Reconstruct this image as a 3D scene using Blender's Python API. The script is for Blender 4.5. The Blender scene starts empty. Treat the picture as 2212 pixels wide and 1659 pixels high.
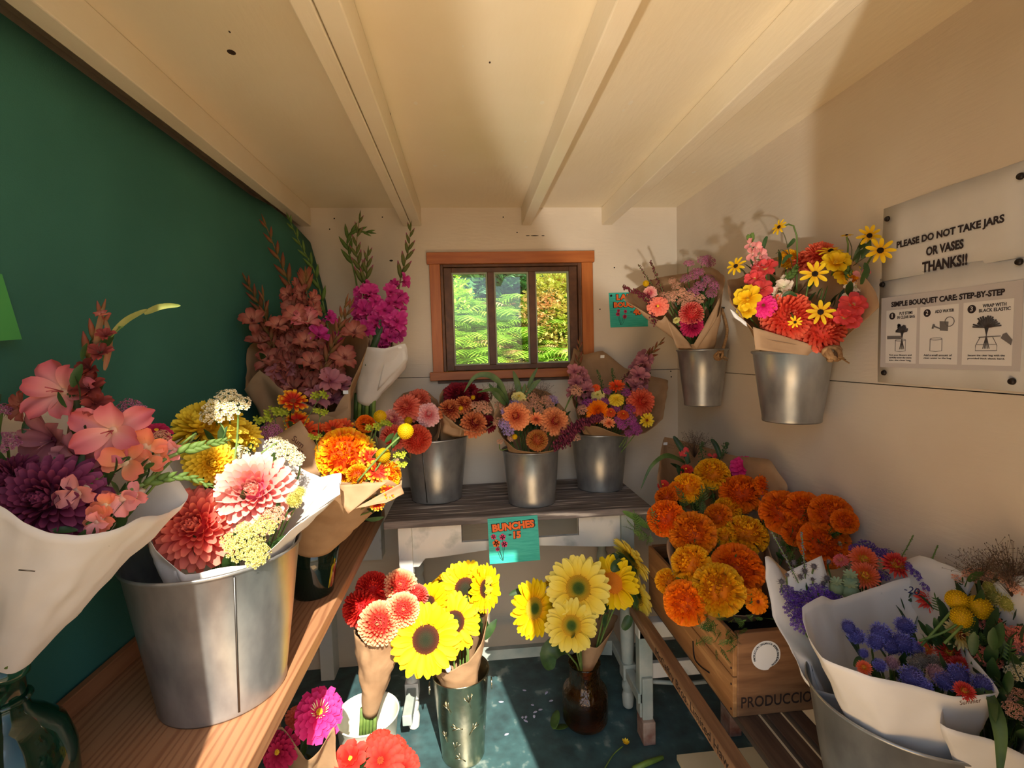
import bpy, math, random
import numpy as np
from mathutils import Vector, Matrix, noise
random.seed(7)
SC = bpy.context.scene
COL = SC.collection
PI = math.pi

# ------------------------------------------------------------------ camera
F, CX, CY = 1050.0, 1106.0, 829.5
yaw, pit, rol = (math.radians(a) for a in (5.12, 3.77, -1.63))
FW = Vector((math.sin(yaw)*math.cos(pit), math.cos(yaw)*math.cos(pit), -math.sin(pit)))
_r = Vector((math.cos(yaw), -math.sin(yaw), 0)); _u = _r.cross(FW)
RT = math.cos(rol)*_r + math.sin(rol)*_u
UP = -math.sin(rol)*_r + math.cos(rol)*_u
EYE = Vector((0, 0, 1.45))
cam = bpy.data.cameras.new('camera'); cam_o = bpy.data.objects.new('camera', cam); COL.objects.link(cam_o)
cam.sensor_fit = 'HORIZONTAL'; cam.sensor_width = 36; cam.lens = F/2212*36; cam.clip_start = 0.02
cam_o.matrix_world = Matrix(((RT.x, UP.x, -FW.x, EYE.x), (RT.y, UP.y, -FW.y, EYE.y), (RT.z, UP.z, -FW.z, EYE.z), (0, 0, 0, 1)))
SC.camera = cam_o

# ------------------------------------------------------------------ light, sky, exposure
vs = SC.view_settings
vs.view_transform = 'Standard'; vs.look = 'None'; vs.gamma = 1; vs.use_curve_mapping = False
vs.exposure = 0.12
SUN_DIR = Vector((-0.215, 1.0, -0.95)).normalized()
world = bpy.data.worlds.new('sky'); SC.world = world; world.use_nodes = True
wn = world.node_tree.nodes; wl = world.node_tree.links
sky = wn.new('ShaderNodeTexSky'); sky.sky_type = 'NISHITA'; sky.sun_disc = False
sky.sun_elevation = math.radians(43); sky.sun_rotation = math.radians(168); sky.air_density = 1.0; sky.dust_density = 1.5
wl.new(sky.outputs[0], wn['Background'].inputs[0]); wn['Background'].inputs[1].default_value = SKY_STRENGTH = 0.22
def lamp(name, typ, loc, direction, energy, color, **kw):
    d = bpy.data.lights.new(name, typ); d.energy = energy; d.color = color
    for k, v in kw.items(): setattr(d, k, v)
    o = bpy.data.objects.new(name, d); COL.objects.link(o); o.location = loc
    o.rotation_euler = Vector(direction).to_track_quat('-Z', 'Y').to_euler()
    return o
lamp('sun', 'SUN', (2, -8, 9), SUN_DIR, 10.0, (1.0, 0.92, 0.79), angle=math.radians(0.55))
# lamps added outside the open doorway: warm fill, cool fill and a low glint
lamp('yard_bounce_fill', 'AREA', (-0.50, -0.35, -0.03), (0.10, 0.45, 0.88), 42.0, (1.0, 0.575, 0.24), shape='RECTANGLE', size=2.8, size_y=1.0)  # added warm fill, standing in for bounce off the sunlit yard
lamp('sky_fill', 'AREA', (-0.3, -1.7, 2.6), (0.08, 1.0, -0.55), 17.0, (0.50, 0.74, 1.0), shape='RECTANGLE', size=3.0, size_y=1.6)  # added cool fill lamp that strengthens the skylight through the doorway
lamp('low_glint', 'SPOT', (-0.964, -2.7, 0.35), Vector((0.84, 1.55, 2.15))-Vector((-0.964, -2.7, 0.35)), 400.0, (1.0, 0.94, 0.84), spot_size=math.radians(17), spot_blend=0.12, shadow_soft_size=0.05)  # spot standing in for sun reflected from somewhere low outside

# ------------------------------------------------------------------ helpers
def ray(px, py): return FW + RT*((px-CX)/F) - UP*((py-CY)/F)
def PX(px, py, X): d = ray(px, py); return EYE + d*(X/d.x)
def P(px, py, Y):
    d = ray(px, py); p = EYE + d*(Y/d.y)
    return PX(px, py, .965) if p.x > .965 else (PX(px, py, -.755) if p.x < -.755 and Y > .78 else p)
def PZ(px, py, Z): d = ray(px, py); return EYE + d*((Z-1.45)/d.z)
def mpp(p): return (Vector(p)-EYE).dot(FW)/F          # metres per pixel at p
def lin(c): c = c/255.0; return c/12.92 if c <= 0.04045 else ((c+0.055)/1.055)**2.4
def S(r, g, b): return (lin(r), lin(g), lin(b), 1.0)

class G:
    """Collects geometry for ONE mesh object."""
    def __init__(s): s.v = []; s.f = []; s.m = []; s.t = []
    def add(s, vs_, fs, mi=0, ts=None):
        n = len(s.v); s.v += [tuple(v) for v in vs_]
        s.t += list(ts) if ts is not None else [0.0]*len(vs_)
        s.f += [tuple(i+n for i in f) for f in fs]; s.m += [mi]*len(fs)
    def grid(s, rows, mi=0, close=False, trows=None):
        nr, nc = len(rows), len(rows[0])
        vs_ = [p for r in rows for p in r]; fs = []
        for i in range(nr-1):
            for j in range(nc if close else nc-1):
                k = (j+1) % nc
                fs.append((i*nc+j, i*nc+k, (i+1)*nc+k, (i+1)*nc+j))
        ts = None if trows is None else [t for t in trows for _ in range(nc)]
        s.add(vs_, fs, mi, ts)
    def box(s, a, b, mi=0):
        (x0, y0, z0), (x1, y1, z1) = a, b
        s.add([(x0,y0,z0),(x1,y0,z0),(x1,y1,z0),(x0,y1,z0),(x0,y0,z1),(x1,y0,z1),(x1,y1,z1),(x0,y1,z1)],
              [(0,3,2,1),(4,5,6,7),(0,1,5,4),(1,2,6,5),(2,3,7,6),(3,0,4,7)], mi)
    def bar(s, p, q, w, h, mi=0, up=(0,0,1)):
        p, q = Vector(p), Vector(q); d = (q-p).normalized(); x = d.cross(Vector(up)).normalized(); z = x.cross(d)
        vs_ = [e + x*(sx*w/2) + z*(sz*h/2) for e in (p, q) for sx, sz in ((-1,-1),(1,-1),(1,1),(-1,1))]
        s.add(vs_, [(0,1,2,3),(7,6,5,4),(0,4,5,1),(1,5,6,2),(2,6,7,3),(3,7,4,0)], mi)
    def tube(s, pts, r, n=6, mi=0, ts=None):
        pts = [Vector(p) for p in pts]; m = len(pts)
        rs = r if isinstance(r, (list, tuple)) else [r]*m
        rows = []; ref = None
        for i, p in enumerate(pts):
            d = (pts[min(i+1, m-1)] - pts[max(i-1, 0)]).normalized()
            if ref is None: ref = d.orthogonal().normalized()
            ref = (ref - d*ref.dot(d)).normalized(); b = d.cross(ref)
            rows.append([p + (ref*math.cos(a) + b*math.sin(a))*rs[i] for a in [2*PI*k/n for k in range(n)]])
        s.grid(rows, mi, True, ts)
        k = len(s.v); s.f += [tuple(range(k-n, k))]; s.m.append(mi)
        s.f += [tuple(range(k-n*m+n-1, k-n*m-1, -1))]; s.m.append(mi)
    def lathe(s, prof, n=40, mi=0, o=(0,0,0), cap0=False, cap1=False):
        rows = [[(o[0]+r*math.cos(2*PI*k/n), o[1]+r*math.sin(2*PI*k/n), o[2]+z) for k in range(n)] for r, z in prof]
        s.grid(rows, mi, True); k = len(s.v); t = n*len(prof)
        if cap0: s.f.append(tuple(range(k-t+n-1, k-t-1, -1))); s.m.append(mi)
        if cap1: s.f.append(tuple(range(k-n, k))); s.m.append(mi)
    def ball(s, c, r, n=6, mi=0, sz=1.0, t=0.0):
        c = Vector(c); rows = []
        for i in range(n//2+1):
            a = -PI/2 + PI*i/(n//2)
            rows.append([c + Vector((r*math.cos(a)*math.cos(2*PI*k/n), r*math.cos(a)*math.sin(2*PI*k/n), r*sz*math.sin(a))) for k in range(n)])
        s.grid(rows, mi, True, [t]*len(rows))
    def mesh(s, name, mats, smooth=True):
        me = bpy.data.meshes.new(name); me.from_pydata(s.v, [], s.f)
        for m in (mats if isinstance(mats, (list, tuple)) else [mats]): me.materials.append(m)
        me.polygons.foreach_set('material_index', s.m)
        if smooth: me.polygons.foreach_set('use_smooth', [True]*len(s.f))
        if any(s.t):
            at = me.attributes.new('t', 'FLOAT', 'POINT'); at.data.foreach_set('value', s.t)
        me.update(); return me

MW = {}
def link(name, data, parent=None, mw=None):
    o = bpy.data.objects.new(name, data); COL.objects.link(o)
    if parent is not None:
        o.parent = parent; o.matrix_parent_inverse = MW[parent].inverted()
    mw = mw if mw is not None else Matrix()
    o.matrix_basis = mw; MW[o] = mw
    return o
def tag(o, label, cat, group=None, kind=None):
    if label: o['label'] = label
    if cat: o['category'] = cat
    if group: o['group'] = group
    if kind: o['kind'] = kind
    return o
def thing(name, label, cat, loc, group=None):
    o = link(name, None, None, Matrix.Translation(Vector(loc))); o.empty_display_size = 0.02
    return tag(o, label, cat, group)
def put(name, g, mats, parent=None, smooth=True, bevel=0.0, solid=0.0, seg=2, mw=None):
    o = link(name, g.mesh(name, mats, smooth), parent, mw)
    if solid:
        m = o.modifiers.new('solidify', 'SOLIDIFY'); m.thickness = solid; m.offset = 0
    if bevel:
        m = o.modifiers.new('bevel', 'BEVEL'); m.width = bevel; m.segments = seg; m.limit_method = 'ANGLE'
        if smooth: o.modifiers.new('wn', 'WEIGHTED_NORMAL')
    return o
def struct(name, g, mats, parent=None, **k):
    o = put(name, g, mats, parent, **k)
    if parent is None: o['kind'] = 'structure'
    return o
def spline(pts, k=6):
    pts = [Vector(p) for p in pts]; out = []
    for i in range(len(pts)-1):
        a, b, c, d = pts[max(i-1, 0)], pts[i], pts[i+1], pts[min(i+2, len(pts)-1)]
        for j in range(k):
            t = j/k
            out.append(0.5*((2*b)+(c-a)*t+(2*a-5*b+4*c-d)*t*t+(3*b-a-3*c+d)*t**3))
    return out + [pts[-1]]
def align(d, spin=0.0):
    return Vector(d).to_track_quat('Z', 'Y').to_matrix().to_4x4() @ Matrix.Rotation(spin, 4, 'Z')

# ------------------------------------------------------------------ materials
MC = {}
def mat(name, c1, c2=None, rough=0.6, metal=0.0, scale=6.0, stretch=(1,1,1), bump=0.0, bscale=60.0, bstretch=(1,1,1),
        lo=0.35, hi=0.65, trans=0.0, detail=4.0, wave=0.0, c3=None, spec=0.5, glass=0.0, ior=1.45, aniso=0.0, rvar=0.0, emit=None):
    if name in MC: return MC[name]
    m = bpy.data.materials.new(name); m.use_nodes = True; n = m.node_tree.nodes; l = m.node_tree.links
    bs = n['Principled BSDF']; bs.inputs['Roughness'].default_value = rough; bs.inputs['Metallic'].default_value = metal
    bs.inputs['Specular IOR Level'].default_value = spec; bs.inputs['Base Color'].default_value = c1
    bs.inputs['Anisotropic'].default_value = aniso
    if glass: bs.inputs['Transmission Weight'].default_value = glass; bs.inputs['IOR'].default_value = ior
    tc = n.new('ShaderNodeTexCoord'); out = n['Material Output']
    if c2 is not None:
        mp = n.new('ShaderNodeMapping'); mp.inputs['Scale'].default_value = stretch
        l.new(tc.outputs['Object'], mp.inputs[0])
        if wave:
            nz = n.new('ShaderNodeTexWave'); nz.wave_type = 'BANDS'; nz.inputs['Scale'].default_value = scale
            nz.inputs['Distortion'].default_value = wave; nz.inputs['Detail'].default_value = detail; nz.inputs['Detail Scale'].default_value = 1.2
        else:
            nz = n.new('ShaderNodeTexNoise'); nz.inputs['Scale'].default_value = scale; nz.inputs['Detail'].default_value = detail
        l.new(mp.outputs[0], nz.inputs['Vector'])
        fac = nz.outputs['Fac']
        rp = n.new('ShaderNodeValToRGB'); e = rp.color_ramp.elements
        e[0].position = lo; e[0].color = c1; e[1].position = hi; e[1].color = c2
        if c3 is not None: x = e.new((lo+hi)/2+0.08); x.color = c3
        l.new(fac, rp.inputs[0]); l.new(rp.outputs[0], bs.inputs['Base Color'])
        if rvar:
            mr = n.new('ShaderNodeMapRange'); mr.inputs['To Min'].default_value = rough-rvar; mr.inputs['To Max'].default_value = rough+rvar
            l.new(fac, mr.inputs[0]); l.new(mr.outputs[0], bs.inputs['Roughness'])
    if bump:
        mp2 = n.new('ShaderNodeMapping'); mp2.inputs['Scale'].default_value = bstretch; l.new(tc.outputs['Object'], mp2.inputs[0])
        bn = n.new('ShaderNodeTexNoise'); bn.inputs['Scale'].default_value = bscale; bn.inputs['Detail'].default_value = 3
        l.new(mp2.outputs[0], bn.inputs['Vector'])
        bp = n.new('ShaderNodeBump'); bp.inputs['Strength'].default_value = bump; bp.inputs['Distance'].default_value = 0.01
        l.new(bn.outputs['Fac'], bp.inputs['Height']); l.new(bp.outputs[0], bs.inputs['Normal'])
    if trans:
        tr = n.new('ShaderNodeBsdfTranslucent'); mx = n.new('ShaderNodeMixShader'); mx.inputs[0].default_value = trans
        src = bs.inputs['Base Color']
        if src.is_linked: l.new(src.links[0].from_socket, tr.inputs[0])
        else: tr.inputs[0].default_value = c1
        l.new(bs.outputs[0], mx.inputs[1]); l.new(tr.outputs[0], mx.inputs[2]); l.new(mx.outputs[0], out.inputs[0])
    MC[name] = m; return m
def petal_mat(key, stops, rough=0.62, trans=0.22):
    """stops: (position along the petal, sRGB colour)"""
    nm = 'petal_'+key
    if nm in MC: return MC[nm]
    m = bpy.data.materials.new(nm); m.use_nodes = True; n = m.node_tree.nodes; l = m.node_tree.links
    bs = n['Principled BSDF']; bs.inputs['Roughness'].default_value = rough; bs.inputs['Specular IOR Level'].default_value = 0.25
    at = n.new('ShaderNodeAttribute'); at.attribute_name = 't'
    rp = n.new('ShaderNodeValToRGB'); e = rp.color_ramp.elements
    while len(e) < len(stops): e.new(0.5)
    for i, (p, c) in enumerate(stops): e[i].position = p; e[i].color = S(*c)
    l.new(at.outputs['Fac'], rp.inputs[0])
    hs = n.new('ShaderNodeHueSaturation'); oi = n.new('ShaderNodeObjectInfo'); mr = n.new('ShaderNodeMapRange')
    mr.inputs['To Min'].default_value = 0.85; mr.inputs['To Max'].default_value = 1.12
    l.new(oi.outputs['Random'], mr.inputs[0]); l.new(mr.outputs[0], hs.inputs['Value']); l.new(rp.outputs[0], hs.inputs['Color'])
    l.new(hs.outputs[0], bs.inputs['Base Color'])
    tr = n.new('ShaderNodeBsdfTranslucent'); mx = n.new('ShaderNodeMixShader'); mx.inputs[0].default_value = trans
    l.new(hs.outputs[0], tr.inputs[0]); l.new(bs.outputs[0], mx.inputs[1]); l.new(tr.outputs[0], mx.inputs[2])
    l.new(mx.outputs[0], n['Material Output'].inputs[0])
    MC[nm] = m; return m
def pane_mat():
    m = bpy.data.materials.new('window_glass'); m.use_nodes = True; n = m.node_tree.nodes; l = m.node_tree.links
    n.remove(n['Principled BSDF'])
    t = n.new('ShaderNodeBsdfTransparent'); t.inputs[0].default_value = (0.95, 0.98, 0.95, 1)
    g = n.new('ShaderNodeBsdfGlossy'); g.inputs['Roughness'].default_value = 0.02
    lw = n.new('ShaderNodeFresnel'); lw.inputs[0].default_value = 1.45; mx = n.new('ShaderNodeMixShader')
    l.new(lw.outputs[0], mx.inputs[0]); l.new(t.outputs[0], mx.inputs[1]); l.new(g.outputs[0], mx.inputs[2])
    l.new(mx.outputs[0], n['Material Output'].inputs[0]); return m

WALL = mat('white_paint', S(211,196,176), S(220,207,188), rough=0.55, scale=3, bump=0.10, bscale=22, bstretch=(1,1,5))
CEIL = mat('ceiling_paint', S(236,222,192), S(241,229,203), rough=0.5, scale=2.5, bump=0.12, bscale=14, bstretch=(4,1,1))
BEAMP = mat('beam_paint', S(236,222,194), S(241,230,206), rough=0.45, scale=4, bump=0.08, bscale=18, bstretch=(5,1,5))
DARK = mat('gap_black', S(22,18,16), rough=0.9)
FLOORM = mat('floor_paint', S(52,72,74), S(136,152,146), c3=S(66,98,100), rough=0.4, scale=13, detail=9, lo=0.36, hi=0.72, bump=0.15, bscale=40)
CASING = mat('fir_casing', S(172,94,34), S(190,110,46), rough=0.42, scale=6, stretch=(9,9,.8))
CASINGH = mat('fir_casing_horizontal', S(166,88,32), S(184,104,44), rough=0.42, scale=6, stretch=(.8,9,9))
SASH = mat('dark_sash_wood', S(88,54,32), S(112,72,44), rough=0.5, scale=7, stretch=(4,4,4))
PUTTY = mat('window_putty', S(176,184,160), rough=0.7)
PINE = mat('pine_board', S(146,98,66), S(170,122,85), c3=S(165,116,80), rough=0.55, scale=4.0, stretch=(5,0.35,5), wave=9.0, detail=3.0, lo=0.0, hi=0.55, bump=0.05, bscale=30, bstretch=(6,.4,6))
PINED = mat('pine_ledger', S(150,96,60), S(172,116,76), rough=0.6, scale=6, stretch=(8,0.6,8))
WEATH = mat('weathered_plank', S(82,74,70), S(206,198,188), c3=S(134,124,118), rough=0.65, scale=7, stretch=(0.55,11,6), lo=0.38, hi=0.64, detail=8, bump=0.3, bscale=30, bstretch=(0.5,6,6))
AGED = mat('aged_white_paint', S(206,206,196), S(160,168,162), c3=S(214,212,204), rough=0.55, scale=9, lo=0.3, hi=0.72, detail=6, bump=0.1, bscale=25)
AQUA = mat('pale_aqua_paint', S(140,156,150), S(184,188,176), rough=0.55, scale=10, lo=0.35, hi=0.7, detail=6)
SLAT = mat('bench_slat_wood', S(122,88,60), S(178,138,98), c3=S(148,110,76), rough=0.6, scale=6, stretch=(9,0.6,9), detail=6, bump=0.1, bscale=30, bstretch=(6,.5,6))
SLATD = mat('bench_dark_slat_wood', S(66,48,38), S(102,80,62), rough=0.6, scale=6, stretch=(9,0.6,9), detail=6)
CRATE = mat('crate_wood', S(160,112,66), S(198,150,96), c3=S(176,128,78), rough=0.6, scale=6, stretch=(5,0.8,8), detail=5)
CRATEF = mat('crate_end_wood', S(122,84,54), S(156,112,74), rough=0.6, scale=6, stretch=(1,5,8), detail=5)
GALV = mat('galvanised_steel', S(138,139,138), S(174,175,173), rough=0.35, metal=0.66, scale=22, stretch=(1,1,0.5), lo=0.3, hi=0.7, bump=0.03, bscale=14, aniso=0.0, rvar=0.05)
TIN = mat('etched_tin', S(176,168,140), S(200,192,166), rough=0.22, metal=1.0, scale=18, bump=0.12, bscale=30)
ENAM = mat('white_enamel', S(232,230,214), S(224,220,200), rough=0.3, scale=5)
KRAFT = mat('kraft_paper', S(166,130,94), S(182,146,108), rough=0.75, scale=14, trans=0.18, bump=0.12, bscale=26)
WPAPER = mat('white_paper', S(236,232,226), S(228,224,218), rough=0.7, scale=10, trans=0.2, bump=0.10, bscale=18)
FABRIC = mat('green_fabric', S(50,110,96), S(58,120,106), rough=0.9, scale=3, bump=0.15, bscale=400)
BLACK = mat('black_ink', S(24,20,20), rough=0.7)
DKVASE = mat('black_vase', S(20,22,20), rough=0.3)
ROPE = mat('jute_rope', S(128,92,54), S(160,122,78), rough=0.9, scale=120)
STEM = mat('flower_stem', S(84,112,48), S(110,134,62), rough=0.6, scale=30)
LEAF = mat('dark_leaf', S(40,66,30), S(62,92,42), rough=0.5, scale=25, trans=0.2)
LEAFM = mat('marigold_leaf', S(66,100,40), S(92,126,54), rough=0.55, scale=25, trans=0.25)
GRASSM = mat('grass_blade', S(66,92,44), S(92,118,60), rough=0.5, scale=20, trans=0.2)
AIRY = mat('dry_panicle', S(92,70,52), rough=0.8)
PRICE = mat('price_label', S(238,236,230), rough=0.6)
TEAL = mat('teal_card', S(36,168,152), S(62,186,168), rough=0.6, scale=40, stretch=(0.5,1,6))
ORANGE = mat('orange_marker', S(235,106,34), rough=0.6)
PINKM = mat('pink_marker', S(206,60,110), rough=0.6)
# ------------------------------------------------------------------ the shed
XL, XR, YB, YF, ZF, ZC = -0.84, 1.023, 2.30, 0.30, -0.032, 2.12
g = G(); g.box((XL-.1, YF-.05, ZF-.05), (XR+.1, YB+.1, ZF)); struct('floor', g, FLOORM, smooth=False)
def dots(g, lst, zf, mi):
    for px, py, w, h in lst:
        c = zf(px, py); k = mpp(c)
        if abs(c.z-2.12) < .02: g.add([(c.x+w*k*.5*math.cos(a), c.y+h*k*2*math.sin(a), c.z) for a in [2*PI*i/12 for i in range(12)]], [tuple(range(11, -1, -1))], mi)
        else: g.add([(c.x+w*k*.5*math.cos(a), c.y, c.z+h*k*.5*math.sin(a)) for a in [2*PI*i/12 for i in range(12)]], [tuple(range(12))], mi)
g = G(); g.box((XL-.1, YF, ZC), (XR+.1, YB+.1, ZC+.06))
ZCF = lambda x, y: PZ(x, y, ZC-.0006)
dots(g, [(500,113,17,5), (496,69,4,2), (842,246,4,4), (1058,135,4,2)], ZCF, 1)
dots(g, [(898,223,9,4), (1171,222,10,4), (957,325,6,2), (961,336,5,2), (940,358,8,3), (1026,373,6,2), (1135,306,6,2), (1137,361,7,2), (1062,283,4,2), (1000,100,4,2), (1362,222,9,5), (1347,238,5,3), (1322,372,5,2), (1499,372,8,3)], ZCF, 2)
struct('ceiling', g, [CEIL, mat('ceiling_knot', S(52,34,24), rough=.8), mat('nail_head_paint', S(240,232,212), rough=.4)], smooth=False)
WX0, WX1, WZ0, WZ1 = -.113, .549, 1.345, 1.866     # window opening
SEAM = 1.342
def back(g, x0, z0, x1, z1): g.box((x0, YB, z0), (x1, YB+.05, z1))
g = G()
back(g, XL-.1, SEAM+.003, WX0, ZC); back(g, WX1, SEAM+.003, XR+.1, ZC)
back(g, WX0, WZ1, WX1, ZC); back(g, XL-.1, ZF, XR+.1, SEAM)
for x0, x1 in ((XL-.1, WX0), (WX1, XR+.1)): g.box((x0, YB+.006, SEAM-.002), (x1, YB+.05, SEAM+.006), 1)
ZBF = lambda x, y: P(x, y, YB-.0006)
dots(g, [(1140,509,9,1.6), (1155,509,18,1.6), (1173,509,7,1.6), (722,472,3,3), (826,469,3,3), (1087,469,3,3), (845,563,8,4), (712,495,3,3), (1117,502,3,3), (1327,578,3,3), (1296,668,3,3), (1452,600,3,3), (1449,802,3,3), (1450,814,3,3), (1405,806,3,3), (1265,822,3,3)], ZBF, 1)
struct('wall_back', g, [WALL, DARK], smooth=False)
g = G()
g.box((XR, YF, SEAM+.0025), (XR+.05, YB, ZC)); g.box((XR, YF, ZF), (XR+.05, YB, SEAM)); g.box((XR+.008, YF, SEAM-.003), (XR+.05, YB, SEAM+.006), 1)
struct('wall_right', g, [WALL, DARK], smooth=False)
g = G(); g.box((XL-.05, YF, ZF), (XL, YB, ZC)); struct('wall_left', g, WALL, smooth=False)
g = G(); g.box((XL-.1, YF-.06, ZF), (-.37, YF, ZC+.06)); g.box((.497, YF-.06, ZF), (XR+.1, YF, ZC+.06))
struct('wall_front', g, WALL, smooth=False)
# rafters under the ceiling: single, doubled, single, single
for i, (x0, x1) in enumerate(((-.725, -.679), (-.274, -.237), (-.2345, -.190), (.272, .316), (.654, .704))):
    g = G(); g.box((x0, YF+.01, 2.038), (x1, YB-.001, ZC-.0005)); struct('trim_%d' % (i+1), g, BEAMP, bevel=.003, smooth=False)
# ------------------------------------------------------------------ window
win = link('window_1', None); win['kind'] = 'structure'
def wpart(name, boxes, m, parent=win, bevel=.002, **k):
    g = G()
    for a, b in boxes: g.box(a, b)
    return put(name, g, m, parent, smooth=False, bevel=bevel, **k)
CY0 = YB-.022
wpart('head_casing', [((-.172, CY0-.004, 1.862), (.610, YB, 1.914))], CASINGH)
wpart('side_casing', [((-.161, CY0, 1.364), (-.113, YB, 1.862))], CASING)
wpart('side_casing', [((.549, CY0, 1.364), (.602, YB, 1.862))], CASING)
wpart('sill', [((-.176, CY0-.016, 1.327), (.604, YB+.03, 1.366))], CASINGH)
wpart('sill_gap', [((-.142, YB-.012, 1.312), (.560, YB, 1.327))], SASH)
JY = YB+.09
wpart('jamb', [((-.113, YB+.001, 1.366), (-.100, JY, 1.864)), ((.536, YB+.001, 1.366), (.549, JY, 1.864)), ((-.1, YB+.001, 1.852), (.536, JY, 1.864)), ((-.1, YB+.031, 1.345), (.536, JY, 1.367))], SASH)
SY0, SY1 = YB+.022, YB+.055
gx = [(-.062, .105), (.1365, .302), (.333, .497)]; gz = (1.392, 1.830)
sash = wpart('sash', [((-.099, SY0, 1.368), (-.062, SY1, 1.851)), ((.497, SY0, 1.368), (.535, SY1, 1.851)),
     ((-.062, SY0, 1.368), (.497, SY1, gz[0])), ((-.062, SY0, gz[1]), (.497, SY1, 1.851)),
     ((.105, SY0, gz[0]), (.1365, SY1, gz[1])), ((.302, SY0, gz[0]), (.333, SY1, gz[1]))], SASH)
PANE = pane_mat()
for x0, x1 in gx:
    b = .007; z0, z1 = gz
    pp = wpart('putty', [((x0, SY0+.012, z0), (x0+b, SY1-.004, z1)), ((x1-b, SY0+.012, z0), (x1, SY1-.004, z1)), ((x0+b, SY0+.012, z0), (x1-b, SY1-.004, z0+b)), ((x0+b, SY0+.012, z1-b), (x1-b, SY1-.004, z1))], PUTTY, sash, bevel=0)
    g = G(); g.box((x0+.001, SY0+.022, z0+.001), (x1-.001, SY0+.025, z1-.001)); put('pane', g, PANE, sash, smooth=False)
# ------------------------------------------------------------------ outdoors
g = G(); rows = []
for i in range(24):
    y = YB+.4 + i*.3
    rows.append([(x*.5-6, y, -.15 + max(0, y-3.0)*.74 + .08*noise.noise(Vector((x*.5, y, 0)))) for x in range(28)])
g.grid(rows); put('ground_outside', g, mat('leaf_litter', S(92,84,46), S(124,110,66), rough=.95, scale=9))['kind'] = 'structure'
g = G(); g.box((-9, -14, -.25), (9, YF-.055, -.15)); put('ground_yard', g, mat('pale_gravel', S(190,170,140), S(212,192,160), rough=.95, scale=30), smooth=False)['kind'] = 'structure'
def frond(g, base, dx, dy, L, lean, mi):
    """an arching fern frond with paired pinnae that shorten towards the tip"""
    d = Vector((dx, dy, 0)).normalized(); side = Vector((-d.y, d.x, 0)); prev = Vector(base); n = 15
    ang = lean; pts = [prev]
    for i in range(n):
        ang += 1.25*(1.3-lean)/n*1.4; prev = prev + (d*math.sin(ang) + Vector((0,0,1))*math.cos(ang))*L/n; pts.append(prev)
    for i in range(2, n+1):
        t = i/n; pl = L*.34*math.sin(PI*min(1, .28+.72*(1-t)))*(1 if t < .95 else .5); tang = (pts[i]-pts[i-1]).normalized(); nrm = side.cross(tang)
        for sg in (-1, 1):
            e = (side*sg + tang*.55 + Vector((0,0,-.18))).normalized(); w = tang*(L/n*.46)
            q = [pts[i]-w*.6]; 
            for k in (1, 2, 3):
                f = k/4; q += [pts[i]+e*(pl*(f-.1))-w*(1.15-f*.8), pts[i]+e*(pl*f)-w*(.45-f*.3)]
            q2 = [pts[i]+w*.6]
            for k in (1, 2, 3):
                f = k/4; q2 += [pts[i]+e*(pl*(f-.1))+w*(1.15-f*.8), pts[i]+e*(pl*f)+w*(.45-f*.3)]
            vs_ = q + [pts[i]+e*pl - Vector((0,0,pl*.12))] + q2[::-1]; g.add(vs_, [tuple(range(len(vs_)))], mi)
FERN = mat('bracken_green', S(142,196,60), S(190,226,90), rough=.5, scale=3, trans=.3)
FERNB = mat('bracken_brown', S(206,156,104), S(232,190,140), rough=.7, scale=4, trans=.2)
FERNY = mat('bracken_yellow', S(206,220,70), S(230,230,100), rough=.5, scale=4, trans=.3)
rnd = random.Random(3)
def ferns(mi, n, g):
    for _ in range(n):
        y = 3.45 + 2.3*rnd.random(); x = -.9 + 2.5*rnd.random() + (y-3)*.12
        h = -.15 + max(0, y-3.0)*.74
        z = h + .12*rnd.random()
        a = rnd.uniform(-PI, 0) if rnd.random() < .75 else rnd.uniform(0, PI)
        frond(g, (x, y, z), math.cos(a), math.sin(a), rnd.uniform(.32, .62), rnd.uniform(.1, .6), mi)
for nm, m, n in (('bracken_ferns', FERN, 900), ('yellowing_bracken', FERNY, 120), ('dry_bracken', FERNB, 120)):
    g = G(); ferns(0, n, g)
    o = put(nm, g, m, smooth=False); tag(o, {'bracken_ferns': 'dense green bracken ferns growing outside the window', 'yellowing_bracken': 'yellowing bracken fronds among the green ferns outside the window', 'dry_bracken': 'dry brown bracken fronds among the ferns outside the window'}[nm], 'ferns', kind='stuff')
def bush(name, label, c, rx, rz, n, m, leaf, seed, spike=False):
    r2 = random.Random(seed); t = thing(name, label, 'shrub', (c[0], c[1], c[2]-rz)); g = G()
    for _ in range(n):
        th, ph = r2.uniform(0, 2*PI), math.acos(r2.uniform(-.6, 1)); rr = r2.uniform(.72, 1.05)
        p = Vector((c[0]+rx*rr*math.sin(ph)*math.cos(th), c[1]+rx*rr*math.sin(ph)*math.sin(th), c[2]+rz*rr*math.cos(ph)))
        d = Vector((r2.gauss(0,1), r2.gauss(0,1), r2.gauss(0,.7))).normalized(); s = d.cross(Vector((.3,.2,1))).normalized(); l = leaf*r2.uniform(.7, 1.4)
        if spike:
            for k in range(6):
                q = p+d*l*k/6; g.add([q, q+s*l*.28+d*l*.2, q+d*l*.12], [(0,1,2)]); g.add([q, q-s*l*.28+d*l*.2, q+d*l*.12], [(0,2,1)])
        else: g.add([p, p+d*l*.5+s*l*.3, p+d*l, p+d*l*.5-s*l*.3], [(0,1,2,3)])
    put('foliage', g, m, t, smooth=False)
    g = G(); g.tube([(c[0], c[1], c[2]-rz), (c[0]+.03, c[1], c[2])], [.05, .02], 8); put('stem', g, mat('bark', S(90,72,54), rough=.9), t)
BLUEG = mat('spruce_needles', S(84,140,92), S(124,176,124), rough=.6, scale=3, trans=.15)
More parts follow.
